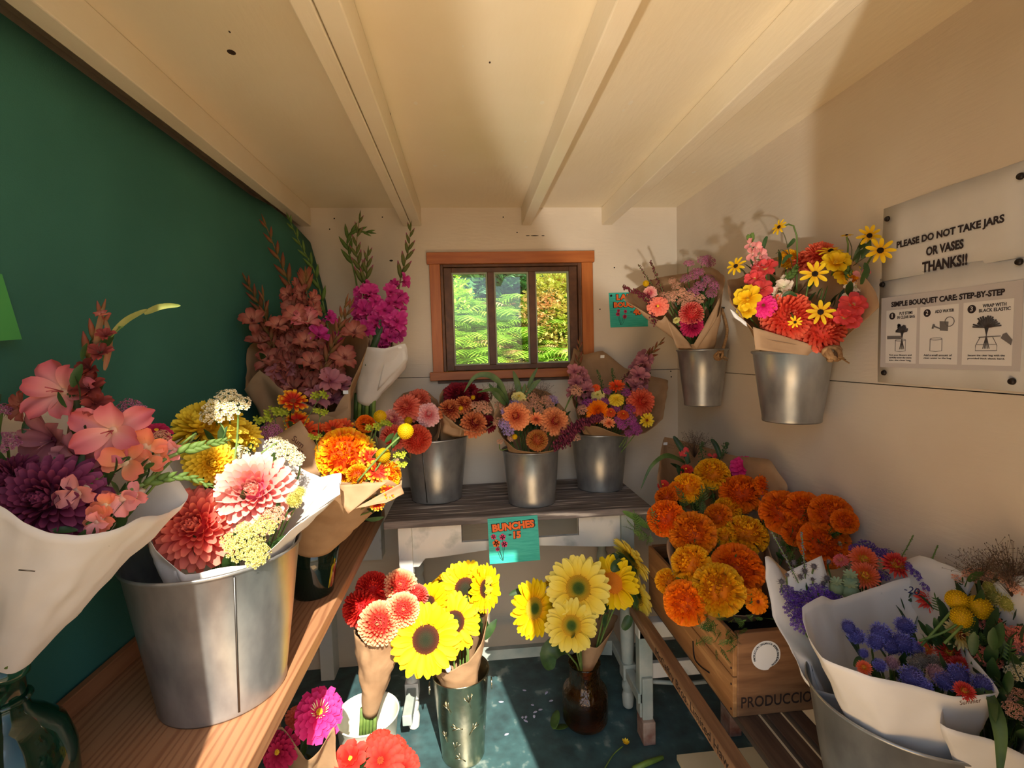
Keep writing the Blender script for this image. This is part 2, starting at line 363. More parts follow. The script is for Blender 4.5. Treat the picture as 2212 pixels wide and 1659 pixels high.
bush('conifer', 'blue-green conifer standing behind the bracken outside the left panes', (.0, 6.9, 2.9), 1.4, 1.5, 5200, BLUEG, .30, 11, True)
bush('conifer', 'dark conifer at the top corner of the right window pane', (2.0, 7.4, 3.0), 1.0, 1.5, 3000, mat('dark_needles', S(40,66,52), S(60,90,66), rough=.6, scale=3), .30, 12, True)
bush('leafy_shrub', 'bright yellow-green leafy shrub in the top of the left pane', (-.30, 5.3, 2.0), .36, .34, 2600, mat('lime_leaves', S(180,220,60), S(214,236,90), rough=.5, scale=4, trans=.3), .055, 13)
bush('flowering_shrub', 'pinkish-orange tinged shrub outside the right window pane', (1.0, 5.2, 1.75), .42, .60, 6000, mat('rusty_leaves', S(206,210,96), S(236,186,136), rough=.6, scale=2.5, lo=.4, hi=.6, trans=.3), .05, 14)
# ------------------------------------------------------------------ green fabric on the left wall
g = G(); rows = []
for i in range(15):
    s = i/14; y = YF+.05 + (2.262-YF-.05)*s
    row = []
    for j in range(15):
        u = j/14; z = 2.035 - (2.035-.70)*u - (.075*max(0, (s-.86)/.14)**1.5)*(1-u) 
        x = -.752 - .068*u + .006*math.sin(9*s+2*u)*min(1, 3*u)
        if s > .8: x += (s-.8)/.2*(.075 + .10*math.sin(PI*min(1, u*1.15)))
        row.append((x, y, z))
    rows.append(row)
g.grid(rows); f = put('fabric_backdrop', g, FABRIC, solid=.0015)
tag(f, 'dark green fabric hung from the first rafter over the left wall', 'fabric')
g = G(); g.add([(-.752, .62, 1.62), (-.752, .875, 1.600), (-.752, .900, 1.495), (-.754, .62, 1.47)], [(0,1,2,3)])
o = put('paper_sign', g, mat('bright_green_paper', S(70,160,84), S(80,170,92), rough=.7), smooth=False, solid=.0015); tag(o, 'bright green paper sign pinned on the dark green fabric', 'sign')
# ------------------------------------------------------------------ left shelf
sh = thing('plank_shelf', 'unpainted pine plank shelf along the green fabric', 'shelf', (-.6, 1.2, .72))
g = G(); g.box((-.795, .32, .722), (-.397, 2.20, .76)); put('plank', g, PINE, sh, smooth=False, bevel=.003)
g = G(); g.box((-.812, .32, .66), (-.795, 2.2, .80)); put('wall_ledger', g, PINED, sh, smooth=False, bevel=.002)
g = G(); g.box((-.72, 2.21, .52), (-.42, 2.298, .72)); g.box((-.72, 2.21, ZF), (-.66, 2.298, .52)); put('end_support', g, AGED, sh, smooth=False, bevel=.002)
g = G(); g.box((-.66, 1.5, ZF+.001), (-.64, 1.56, .722)); put('support_post', g, PINED, sh, smooth=False, bevel=.002)
# ------------------------------------------------------------------ back table
tb = thing('side_table', 'low table with weathered plank top and aged white turned legs', 'table', (.18, 2.05, ZF))
yy = (1.815, 1.955, 2.10, 2.285)
for k in range(3):
    g = G(); g.box((-.335, yy[k]+.001, .800), (.700, yy[k+1]-.001, .829)); put('top_plank', g, WEATH, tb, smooth=False, bevel=.003)
def apron(y, name):
    g = G(); xs = [-.24 + i*.025 for i in range(34)]
    top = [(x, .799) for x in xs]
    def bot(x):
        a = abs(x-.185)/.41; return .672 - (.03 if a > .93 else 0) + .012*math.cos(min(1, a)*PI)
    def strip(x0, x1, za, zb):
        q = [x for x in xs if x0 <= x <= x1]; q = ([x0] if q[0] > x0 else []) + q + ([x1] if q[-1] < x1 else [])
        f_ = [[(x, y, za(x)) for x in q], [(x, y, zb(x)) for x in q]]; b_ = [[(x, y+.018, za(x)) for x in q], [(x, y+.018, zb(x)) for x in q]]
        g.grid([f_[0], f_[1]]); g.grid([b_[1], b_[0]]); g.grid([f_[1], b_[1]]); g.grid([b_[0], f_[0]])
    c = lambda v: (lambda x: v)
    strip(-.24, -.045, bot, c(.799)); strip(.415, .585, bot, c(.799)); strip(-.045, .415, bot, c(.715)); strip(-.045, .415, c(.785), c(.799))
    g.box((-.047, y, .715), (-.045, y+.018, .785)); g.box((.415, y, .715), (.417, y+.018, .785))
    return put(name, g, AGED, tb, smooth=False)
apron(1.862, 'apron')
g = G(); g.box((-.24, 2.24, .66), (.60, 2.256, .799)); put('back_apron', g, AGED, tb, smooth=False)
LEGP = [(.010,0),(.020,.01),(.024,.05),(.018,.07),(.023,.085),(.023,.10),(.017,.115),(.021,.16),(.026,.26),(.028,.34),(.024,.40),(.018,.43),(.025,.445),(.025,.465),(.017,.48),(.019,.53),(.024,.56),(.019,.59)]
for lx, ly in ((-.262, 1.872), (.612, 1.872), (-.262, 2.235), (.612, 2.235)):
    g = G(); g.lathe([(r*1.05, z*1.08) for r, z in LEGP], 18, 0, (lx, ly, ZF), True, True); g.box((lx-.026, ly-.026, ZF+.63), (lx+.026, ly+.026, .799)); g.box((lx-.026, ly-.026, ZF+.135), (lx+.026, ly+.026, ZF+.20))
    put('leg', g, AGED if lx < 0 else AQUA, tb, bevel=.0015)
for lx in (-.262, .612):
    g = G(); g.box((lx-.017, 1.70, ZF+.145), (lx+.017, 2.235, ZF+.185)); put('side_stretcher', g, AQUA, tb, smooth=False, bevel=.003)
g = G(); g.box((-.245, 2.035, ZF+.145), (.595, 2.062, ZF+.19))
for sx in (-1, 1):
    cx_ = -.245 if sx < 0 else .595
    g.add([(cx_, 2.035, ZF+.145), (cx_-sx*.075, 2.035, ZF+.145), (cx_-sx*.05, 2.035, ZF+.128), (cx_, 2.035, ZF+.122), (cx_, 2.062, ZF+.145), (cx_-sx*.075, 2.062, ZF+.145), (cx_-sx*.05, 2.062, ZF+.128), (cx_, 2.062, ZF+.122)], [(0,1,2,3),(7,6,5,4),(1,5,6,2),(2,6,7,3)])
put('centre_rail', g, AQUA, tb, smooth=False)
# ------------------------------------------------------------------ right slatted bench
be = thing('slatted_bench', 'low slatted wooden bench along the right wall under the crate', 'bench', (.80, 1.25, ZF))
ZB = .45
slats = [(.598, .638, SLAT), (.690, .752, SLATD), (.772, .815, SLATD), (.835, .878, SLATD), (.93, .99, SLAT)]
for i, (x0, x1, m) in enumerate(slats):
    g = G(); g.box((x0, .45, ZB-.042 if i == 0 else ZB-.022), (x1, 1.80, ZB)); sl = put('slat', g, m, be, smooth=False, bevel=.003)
    if i == 0: FRONT_SLAT = sl
for y in (.62, 1.70):
    g = G(); g.box((.642, y, ZB-.085), (.99, y+.045, ZB-.0235)); g.box((.60, y, ZB-.085), (.642, y+.045, ZB-.0435)); put('cross_rail', g, AGED, be, smooth=False, bevel=.003)
for x, y in ((.628, 1.722), (.965, 1.722), (.628, .642), (.965, .642)):
    g = G(); g.box((x-.026, y-.022, ZF+.09), (x+.026, y+.022, ZB-.044)); g.box((x-.02, y-.035, ZF+.06), (x+.02, y-.022, ZF+.25)); lg = put('leg', g, AQUA, be, smooth=False, bevel=.003)
    g = G(); g.box((x-.024, y-.05, ZF), (x+.024, y+.022, ZF+.09)); put('foot', g, mat('worn_foot', S(120,72,56), S(170,150,134), rough=.7, scale=14), lg, smooth=False, bevel=.004)
g = G(); g.bar((.655, 1.722, .23), (.94, 1.722, .23), .02, .06); put('stretcher', g, AGED, be, smooth=False, bevel=.002)
g = G(); g.tube([(.655, 1.74, .17), (.80, 1.742, .145), (.94, 1.74, .15)], .008, 8); put('brace_rod', g, AQUA, be)
# pale board leaning behind the bench
g = G(); g.box((.70, .6, ZF+.001), (1.0, 1.6, ZF+.02)); o = put('floor_board', g, mat('cream_board', S(226,206,160), S(232,214,172), rough=.6), smooth=False); tag(o, 'cream board lying on the floor under the slatted bench', 'board')
# ------------------------------------------------------------------ buckets, vases, crate
def bucket(label, c, rt, rb, h, m=GALV, name='metal_bucket', cat='bucket', group=None, seam=None, roll=.004, n=64):
    t = thing(name, label, cat, c, group); w = .0022
    prof = [(0, .004), (rb-.004, .004), (rb, 0), (rb+.0015, .004), (rb+.001, .012), (rb + (rt-rb)*.5, h*.5), (rt-.0015, h-.006)]
    prof += [(rt+roll*math.sin(a), h-roll+roll*(1-math.cos(a))) for a in (0.5, 1.0, 1.6, 2.2, 2.8)] + [(rt-w*1.5, h-.003), (rb + (rt-rb)*.5-w, h*.5), (rb-w, .012), (0, .010)]
    g = G(); g.lathe(prof, n, 0, c); put('body', g, m, t)
    if seam is not None:
        g = G(); a = seam; d = Vector((math.cos(a), math.sin(a), 0)); tn = Vector((-d.y, d.x, 0))
        p = [Vector(c)+d*(rb+.0022)+Vector((0,0,.01)), Vector(c)+d*(rt+.0008)+Vector((0,0,h-.008))]
        g.bar(p[0], p[1], .0035, .0014, 0, d); put('seam', g, mat('steel_seam', S(104,102,98), rough=.4, metal=.9), t)
    return t
BIGC = (-.534, 1.039, .7605)
bucket('large galvanised bucket on the pine shelf, front left', BIGC, .160, .118, .300, seam=-.94)
B1C, B2C, B3C = (-.152, 2.100, .8295), (.246, 1.971, .8295), (.577, 2.123, .8295)
TG = 'galvanised buckets on the weathered table'
bucket('galvanised bucket at the left end of the weathered table', B1C, .139, .106, .267, seam=-1.9, group=TG)
bucket('smallest galvanised bucket on the weathered table, below the window', B2C, .116, .096, .220, group=TG)
bucket('galvanised bucket at the right end of the weathered table', B3C, .127, .099, .252, group=TG)
RBC = (.844, .856, .4505)
bucket('large galvanised bucket on the slatted bench in front of the crate', RBC, .165, .120, .294)
def knot(p, s, seed):
    r2 = random.Random(seed); g = G()
    for k in range(4):
        a = r2.uniform(0, PI); ax = Vector((r2.gauss(0,1), r2.gauss(0,1), r2.gauss(0,1))).normalized(); u = ax.orthogonal().normalized(); v = ax.cross(u)
        pts = [Vector(p)+(u*math.cos(q)*s+v*math.sin(q)*s*.7)+ax*s*.4*math.sin(2*q+a) for q in [2*PI*i/14 for i in range(15)]]
        g.tube(pts, s*.30, 7)
    for k in range(5): g.tube([Vector(p)+Vector((.3,-.5,-.3))*s, Vector(p)+Vector((r2.uniform(.8,1.9), r2.uniform(-1.2,0), r2.uniform(-1.4,-.2)))*s], s*.09, 5)
    return g
def hung(label, c, rt, rb, h, seed, kp, ks):
    t = bucket(label, c, rt, rb, h, group='buckets hung on the right wall')
    x = XR-.012; hk = (x, c[1]+.01, c[2]+h+.16)
    put('rope_knot', knot(kp, ks, seed), ROPE, t)
    for sg in (-1, 1):
        g = G(); g.tube(spline([(c[0]+.3*rt, c[1]+sg*rt*.95, c[2]+h-.02), (c[0]+.75*rt, c[1]+sg*rt*.6, c[2]+h+.07), hk], 5), .006, 7); put('rope', g, ROPE, t)
    g = G(); g.tube([(XR-.0005, hk[1], hk[2]+.004), (x-.012, hk[1], hk[2]-.002), (x-.014, hk[1], hk[2]+.014)], .003, 6); put('hook', g, mat('dark_iron', S(60,56,52), rough=.5, metal=.8), t)
    return t
W1C, W2C = (.925, 1.851, 1.218), (.918, 1.306, 1.230)
hung('small galvanised bucket hung on the right wall near the back corner', W1C, .095, .068, .219, 5, PX(1553, 768, .905), .016)
hung('larger galvanised bucket hung on the right wall beside the posters', W2C, .102, .075, .199, 6, PX(1798, 764, .90), .019)
# ring-handled etched tin vase
SVC = (-.066, 1.731, ZF+.0005)
t = bucket('tall etched tin vase with ring handles holding dark-eyed sunflowers', SVC, .104, .078, .322, TIN, 'tin_vase', 'vase', roll=.003)
for px, py in ((938, 1480), (1058, 1436)):
    p = P(px, py, 1.70 if px < 1000 else 1.74); g = G(); sd = -1 if px < 1000 else 1
    cx_ = SVC[0]+sd*.1065; q = [Vector((cx_, SVC[1]-.02, SVC[2]+.285)) + Vector((sd*.006, .017*math.cos(a), .02*math.sin(a)-.012)) for a in [2*PI*i/16 for i in range(17)]]
    g.tube(q, .0022, 7); put('ring_handle', g, TIN, t)
for (a, z, s, tl) in ((-2.05, .24, .022, .5), (-1.25, .262, .026, .2), (-1.75, .165, .022, 1.4), (-1.85, .09, .022, -.3), (-1.65, .045, .022, .9), (-1.1, .15, .024, -.7), (-2.3, .12, .02, .4)):
    g = G(); r_ = .078+(.104-.078)*z/.322+.0012
    def sp(u, v): aa = a+u/r_; return (SVC[0]+r_*math.cos(aa), SVC[1]+r_*math.sin(aa), SVC[2]+z+v)
    def rt_(u, v): c_, s_ = math.cos(tl), math.sin(tl); return sp(u*c_-v*s_, u*s_+v*c_)
    g.tube([rt_(0, -s), rt_(0, s*.4)], .0012, 5); g.tube([rt_(0, -s*.2), rt_(-s*.6, s*.7)], .0012, 5); g.tube([rt_(0, -s*.1), rt_(s*.6, s*.8)], .0012, 5); g.tube([rt_(0, 0), rt_(.0, s)], .0016, 5)
    put('embossed_sprig', g, mat('tin_relief', S(186,178,146), rough=.35, metal=1.0), t)
# white enamel pail
WPC = (-.400, 1.700, ZF+.0005)
bucket('white enamel pail on the floor below the shelf', WPC, .108, .084, .21, ENAM, 'enamel_pail', 'pail')
# amber glass vase
AVC = Vector((.418, 1.815, ZF+.001))
t = thing('glass_vase', 'textured amber glass vase of pale sunflowers standing on the floor', 'vase', AVC)
prof = [(0,.008),(.072,.008),(.083,.014),(.090,.03),(.090,.125),(.087,.142),(.077,.156),(.065,.166),(.060,.18),(.061,.245),(.064,.252)]
inner = [(r-.0035, z) for r, z in prof[::-1][:-2]] + [(.066,.016),(0,.016)]
g = G(); n = 72; rows = []
for r, z in [(0,0),(.066,0)] + prof[2:] + inner:
    row = []
    for k in range(n):
        a = 2*PI*k/n; rr = r
        if r > .055 and z > .1: rr = r + .0012*math.sin(18*a)*math.sin(z*420)
        row.append((AVC.x+rr*math.cos(a), AVC.y+rr*math.sin(a), AVC.z+z))
    rows.append(row)
g.grid(rows, 0, True)
AMB = mat('amber_glass', S(206,150,70), rough=.04, bump=.35, bscale=85, glass=1.0, ior=1.45)
put('body', g, AMB, t)
# green glass jug far left, black vases
t = thing('glass_jug', 'green glass jug at the front of the pine shelf', 'jug', (-.69, .74, .7605))
prof = [(0,0),(.062,0),(.074,.01),(.078,.05),(.077,.11),(.066,.15),(.045,.175),(.030,.188),(.027,.20),(.027,.235),(.033,.24),(.033,.262),(.025,.262),(.022,.20),(.040,.172),(.070,.11),(.071,.05),(.06,.012),(0,.012)]
g = G(); g.lathe(prof, 48, 0, (-.69, .74, .7605)); put('body', g, mat('green_glass', S(40,120,96), rough=.03, glass=.9, ior=1.48), t)
g = G(); g.tube([Vector((-.69+.030*math.cos(a), .74+.030*math.sin(a), .7605+.205)) for a in [2*PI*i/24 for i in range(25)]], .004, 8); put('neck_ring', g, mat('green_glass', S(40,120,96)), t)
def vase(label, c, r0, r1, h, m=DKVASE):
    t = thing('tall_vase', label, 'vase', c, None); g = G()
    g.lathe([(0,0),(r0,0),(r0+.002,.006),((r0+r1)/2,h*.5),(r1,h),(r1-.004,h),((r0+r1)/2-.004,h*.5),(r0-.004,.01),(0,.01)], 40, 0, c); put('body', g, m, t); return t
MBV = (-.475, 1.44, .7605); GLV = (-.60, 1.86, .7605); MGV = (-.445, 2.09, .7605)
vase('dark glass vase on the shelf behind the large bucket', MBV, .055, .085, .17, mat('dark_green_glass', S(18,30,22), rough=.08))
vase('black vase of brownish pink gladioli on the shelf', GLV, .06, .075, .25)
vase('black vase of magenta gladioli at the back of the shelf', MGV, .052, .060, .40)
# crate
CR = thing('wooden_crate', 'old wooden produce crate of marigolds on the slatted bench', 'crate', (.83, 1.49, ZB))
x0, x1, y0, y1, z0, z1 = .690, .985, 1.190, 1.800, ZB+.0005, .684
for ya in (y0, y1-.018):
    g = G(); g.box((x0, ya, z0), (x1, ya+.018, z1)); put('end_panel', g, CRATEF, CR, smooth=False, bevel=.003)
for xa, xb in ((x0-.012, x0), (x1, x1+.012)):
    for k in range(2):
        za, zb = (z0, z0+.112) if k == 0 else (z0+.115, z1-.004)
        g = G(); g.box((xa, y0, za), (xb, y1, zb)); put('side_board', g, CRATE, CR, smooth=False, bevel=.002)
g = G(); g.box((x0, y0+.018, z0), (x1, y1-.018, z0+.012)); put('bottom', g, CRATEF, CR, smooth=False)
g = G()
for x in (x0-.006,):
    for z in (z0+.02, z0+.09, z0+.135, z1-.025): g.ball((x-.006, y0+.008, z), .0035, 6)
put('nail', g, mat('rust', S(60,38,28), rough=.8), CR)
g = G(); c = Vector((.770, y0-.0012, .618)); g.add([c]+[c+Vector((.041*math.cos(a), 0, .041*math.sin(a)*(1 if not 5.0 < a < 5.9 else .86))) for a in [2*PI*i/40 for i in range(40)]], [(0, i+1, (i+1) % 40+1) for i in range(40)])
stk = put('round_sticker', g, PRICE, CR, smooth=False)
g = G(); w = [Vector(PX(x, y, x0-.0135)) for x, y in ((1497, 1385), (1500, 1420), (1512, 1438), (1532, 1453))]; g.tube(spline(w, 5), .0022, 6); put('wire', g, DARK, CR)
# plastic liner tray in the crate
g = G(); g.box((x0+.02, y0+.03, z0+.0125), (x1-.02, y1-.03, z0+.19)); o = put('crate_liner', g, mat('black_liner', S(22,22,26), rough=.5), CR, smooth=False)
# ------------------------------------------------------------------ lettering
def text(body, mw, size, m, parent, name='lettering', off=.0, sx=1.0, align_='CENTER', spacing=1.0):
    c = bpy.data.curves.new(name, 'FONT'); c.body = body; c.size = size; c.align_x = align_; c.align_y = 'CENTER'; c.offset = off; c.extrude = .0002; c.resolution_u = 3; c.space_character = spacing
    tmp = bpy.data.objects.new('tmp', c); me = bpy.data.meshes.new_from_object(tmp); bpy.data.objects.remove(tmp); bpy.data.curves.remove(c)
    me.materials.clear(); me.materials.append(m); me.name = name
    return link(name, me, parent, mw @ Matrix.Diagonal((sx, 1, 1, 1)))
def extent(o):
    v = np.empty(len(o.data.vertices)*3); o.data.vertices.foreach_get('co', v); v = v.reshape(-1, 3); return np.ptp(v[:, 0]), np.ptp(v[:, 1])
def frame(o, ux, uy):      # plane with x along ux and y along uy
    ux = Vector(ux).normalized(); uz = ux.cross(Vector(uy)).normalized(); uy = uz.cross(ux)
    return Matrix(((ux.x, uy.x, uz.x, o[0]), (ux.y, uy.y, uz.y, o[1]), (ux.z, uy.z, uz.z, o[2]), (0,0,0,1)))
FRONTF = lambda x, y, z: frame((x, y, z), (1,0,0), (0,0,1))
RW = lambda y, z, dx=.003: frame((XR-dx, y, z), (0,-1,0), (0,0,1))
text('PRODUCCION', FRONTF(.815, y0-.0008, .489), .043, mat('stencil_ink', S(50,32,24), rough=.8), CR, off=.0004, sx=.80, spacing=1.02)
text('*', FRONTF(.915, y0-.0008, .482), .05, mat('stencil_ink', S(50,32,24)), CR)
g = G()
for s, a0, rad, size, st in (('PRODUCCION ORGANICA CERTIFICADA', 200, .0335, .0082, -7.6), ('PRODUCT OF CHILE', 302, .0335, .0070, 7.2)):
    for i, ch in enumerate(s):
        if ch == ' ': continue
        an = math.radians(a0 + st*i); up = Vector((math.cos(an), 0, math.sin(an))); up = -up if st > 0 else up
        lt = text(ch, Matrix(), size, BLACK, None); M0 = frame(c+Vector((math.cos(an), 0, math.sin(an)))*rad+Vector((0,-.0008,0)), (up.z, 0, -up.x), up)
        g.add([M0 @ v.co for v in lt.data.vertices], [tuple(p.vertices) for p in lt.data.polygons]); bpy.data.objects.remove(lt)
put('sticker_lettering', g, BLACK, stk, smooth=False)
text('McCaffry Bros. Limited Haw', frame((.598-.0006, 1.30, ZB-.021), (0,-1,0), (0,0,1)), .036, mat('burnt_mark', S(46,28,18), rough=.8), FRONT_SLAT, spacing=1.0, sx=1.12)
# ------------------------------------------------------------------ posters and cards
def fit(body, mwf, width, height, m, parent, name='lettering', off=.0):
    o = text(body, Matrix(), 1.0, m, None, name, off)
    d = extent(o)
    o.parent = parent; o.matrix_parent_inverse = MW[parent].inverted()
    o.matrix_basis = mwf @ Matrix.Diagonal((width/max(d[0], 1e-4), height/max(d[1], 1e-4), 1, 1)); return o
INK = mat('poster_ink', S(40,30,34), rough=.7)
GREYP = mat('grey_print', S(196,190,188), rough=.7); PALEP = mat('pale_print', S(226,222,218), rough=.7)
INK2 = mat('grey_ink', S(110,106,106), rough=.7)
def sheet(name, label, y0, y1, z0, z1):
    g = G(); rows = []
    for i in range(7):
        y = y0+(y1-y0)*i/6
        rows.append([(XR-.0016-.0012*math.sin(i*1.3+j), y, z0+(z1-z0)*j/4) for j in range(5)])
    g.grid(rows); return tag(put(name, g, WPAPER, solid=.0004), label, 'poster')
s1 = sheet('poster', 'white notice asking not to take jars, pinned above the bouquet care sheet', 1.122, .805, 1.597, 1.772)
s2 = sheet('poster', 'grey bouquet care sheet with three numbered steps pinned on the right wall', 1.128, .803, 1.349, 1.604)
def wy(px, py): return PX(px, py, XR)
def line(body, pxa, pya, pxb, pyb, hpx, m, parent, dx=.0040, off=.034):
    a, b = wy(pxa, pya), wy(pxb, pyb); z = (a.z+b.z)/2
    h = abs(wy((pxa+pxb)/2, (pya+pyb)/2-hpx/2).z - wy((pxa+pxb)/2, (pya+pyb)/2+hpx/2).z)
    return fit(body, RW((a.y+b.y)/2, z, dx), a.y-b.y, h, m, parent, off=off)
line('PLEASE DO NOT TAKE JARS', 1940, 527, 2173, 476, 21, INK, s1); line('OR VASES', 2004, 543, 2085, 529, 20, INK, s1); line('THANKS!!', 1996, 577, 2094, 563, 24, INK, s1)
def rectw(name, y0, y1, z0, z1, dx, m, parent):
    g = G(); g.add([(XR-dx, y0, z0), (XR-dx, y1, z0), (XR-dx, y1, z1), (XR-dx, y0, z1)], [(0,1,2,3)]); return put(name, g, m, parent, smooth=False)
rectw('grey_border', 1.120, .812, 1.387, 1.556, .0034, GREYP, s2)
line('SIMPLE BOUQUET CARE: STEP-BY-STEP', 1929, 656, 2175, 634, 15, INK, s2, .0044)
cols = [((1917, 1983), (1950, 'PUT STEMS', 'IN CLEAR BAG'), ('Pick your flowers and', 'carefully lower the stems', 'into the clear bag.')),
        ((1990, 2073), (2042, 'ADD WATER', None), ('Add a small amount of', 'clean water to the bag.')),
        ((2083, 2192), (2142, 'WRAP WITH', 'BLACK ELASTIC'), ('Secure the clear bag with the', 'provided black elastic band.'))]
for k, ((xa, xb), (xt, t1, t2), cap) in enumerate(cols):
    ya, yb = wy(xa, 720).y, wy(xb, 720).y
    pn = rectw('step_panel', ya, yb, 1.397, 1.524, .0038, PALEP, s2)
    zc = 1.510; cy_ = ya - .017
    g = G(); g.add([(XR-.0042, cy_, zc)]+[(XR-.0042, cy_-.0085*math.cos(a), zc+.0085*math.sin(a)) for a in [2*PI*i/24 for i in range(24)]], [(0, i+1, (i+1) % 24+1) for i in range(24)])
    put('number_dot', g, INK, pn, smooth=False); fit(str(k+1), RW(cy_, zc, .0046), (.0026, .0052, .0052)[k], .0095, PALEP, pn)
    w0 = ya-.030; w1 = yb+.004
    fit(t1, RW((w0+w1)/2, 1.514 if t2 else 1.511, .0043), (w0-w1)*(.72 if t2 else .8), .0068, INK, pn, off=.012)
    if t2: fit(t2, RW((w0+w1)/2, 1.505, .0043), (w0-w1)*.96, .0068, INK, pn, off=.012)
    for j, s in enumerate(cap): fit(s, RW((ya+yb)/2, 1.4165-.0062*j, .0043), (ya-yb)*(.72+.02*len(s)/30), .0046, INK, pn)
    cm = (ya+yb)/2
    def dot(y, z, r, m=INK2, nm='drawing', ry=None):
        g = G(); g.add([(XR-.0043, y, z)]+[(XR-.0043, y-(ry or r)*math.cos(a), z+r*math.sin(a)) for a in [2*PI*i/18 for i in range(18)]], [(0, i+1, (i+1) % 18+1) for i in range(18)]); return g
    def ln(g, pts, w=.0006): g.tube([(XR-.0042, y, z) for y, z in pts], w, 4)
    g = G()
    if k < 2:
        w, zt, zb = .0135, 1.452, 1.426; yj = cm+(.0 if k == 0 else .004)
        ln(g, [(yj+w, zt), (yj+w, zb), (yj, zb-.0015), (yj-w, zb), (yj-w, zt)]); ln(g, [(yj+w*math.cos(a), zt+.0025*math.sin(a)) for a in [2*PI*i/16 for i in range(17)]])
    else:
        ln(g, [(cm+.012, 1.452), (cm+.020, 1.436), (cm+.020, 1.426), (cm-.020, 1.426), (cm-.020, 1.436), (cm-.012, 1.452)]); ln(g, [(cm+.0195, 1.438), (cm-.0195, 1.438)], .0004)
        ln(g, [(cm+.014, 1.4525), (cm-.016, 1.4535), (cm-.026, 1.454)], .0011)
    put('line_drawing', g, INK2, pn)
    if k != 1:
        r3 = random.Random(k); g = G(); fx, fz = cm - (.004 if k == 0 else 0), 1.478 if k == 0 else 1.480
        for i in range(16):
            a = PI*i/15; l = (.016 if k == 0 else .024)*r3.uniform(.75, 1.1)
            ln(g, [(fx+.004*math.cos(a), fz-.008), (fx+l*math.cos(a), fz-.006+l*.9*math.sin(a))], .0017)
        for i in range(5): ln(g, [(fx+.004*(i-2)/2, fz-.006), (fx-.006*(i-2)/2, 1.430)], .0006)
        for i in range(5): 
            yy_, zz_ = fx+r3.uniform(-.011,.011), fz+r3.uniform(-.005,.009); g.add([(XR-.0046, yy_, zz_)]+[(XR-.0046, yy_-.0042*math.cos(a), zz_+.0042*math.sin(a)) for a in [2*PI*i/10 for i in range(10)]], [(0, i+1, (i+1) % 10+1) for i in range(10)])
        put('flower_drawing', g, mat('dark_grey_ink', S(70,66,68), rough=.7), pn)
        g = G()
        hy = [(ya-.004, 1.463), (ya-.004, 1.455), (cm-.002, 1.455), (cm-.002, 1.462)] if k == 0 else [(cm-.030, 1.458), (cm-.026, 1.450), (yb+.002, 1.436), (yb-.000, 1.446), (cm-.036, 1.460)]
        g.add([(XR-.0043, y, z) for y, z in hy], [tuple(range(len(hy)))]); put('hand_drawing', g, INK2, pn, smooth=False)
    else:
        g = G(); wy_, wz_ = cm-.013, 1.478
        hy = [(wy_+.010, wz_+.012), (wy_+.009, wz_-.008), (wy_-.009, wz_-.010), (wy_-.010, wz_+.010)]; g.add([(XR-.0043, y, z) for y, z in hy], [(0,1,2,3)])
        ln(g, [(wy_+.008, wz_-.004), (wy_+.022, wz_+.002)], .0015); ln(g, [(wy_+.022, wz_+.006), (wy_+.025, wz_-.003)], .0022); ln(g, [(wy_-.008+.010*math.cos(a)-.004, wz_+.010*math.sin(a)+.010) for a in [2*PI*i/14 for i in range(15)]], .0009)
        put('watering_can_drawing', g, INK2, pn)
pinm = mat('pin_head', S(46,40,38), rough=.4, metal=.5)
for y, z, lb in ((1.106, 1.744, 'dark pin at the upper left of the jars notice'), (.822, 1.744, 'dark pin at the upper right of the jars notice'), (1.116, 1.589, 'dark pin at the top left of the bouquet care sheet'), (.819, 1.589, 'dark pin at the top right of the bouquet care sheet'), (1.106, 1.373, 'dark pin at the bottom left of the bouquet care sheet'), (.823, 1.368, 'dark pin at the bottom right of the bouquet care sheet')):
    g = G(); g.tube([(XR-.0045, y, z), (XR-.009, y, z)], [.0066, .0055], 14); tag(put('push_pin', g, pinm), lb, 'pin', 'pins holding the posters')
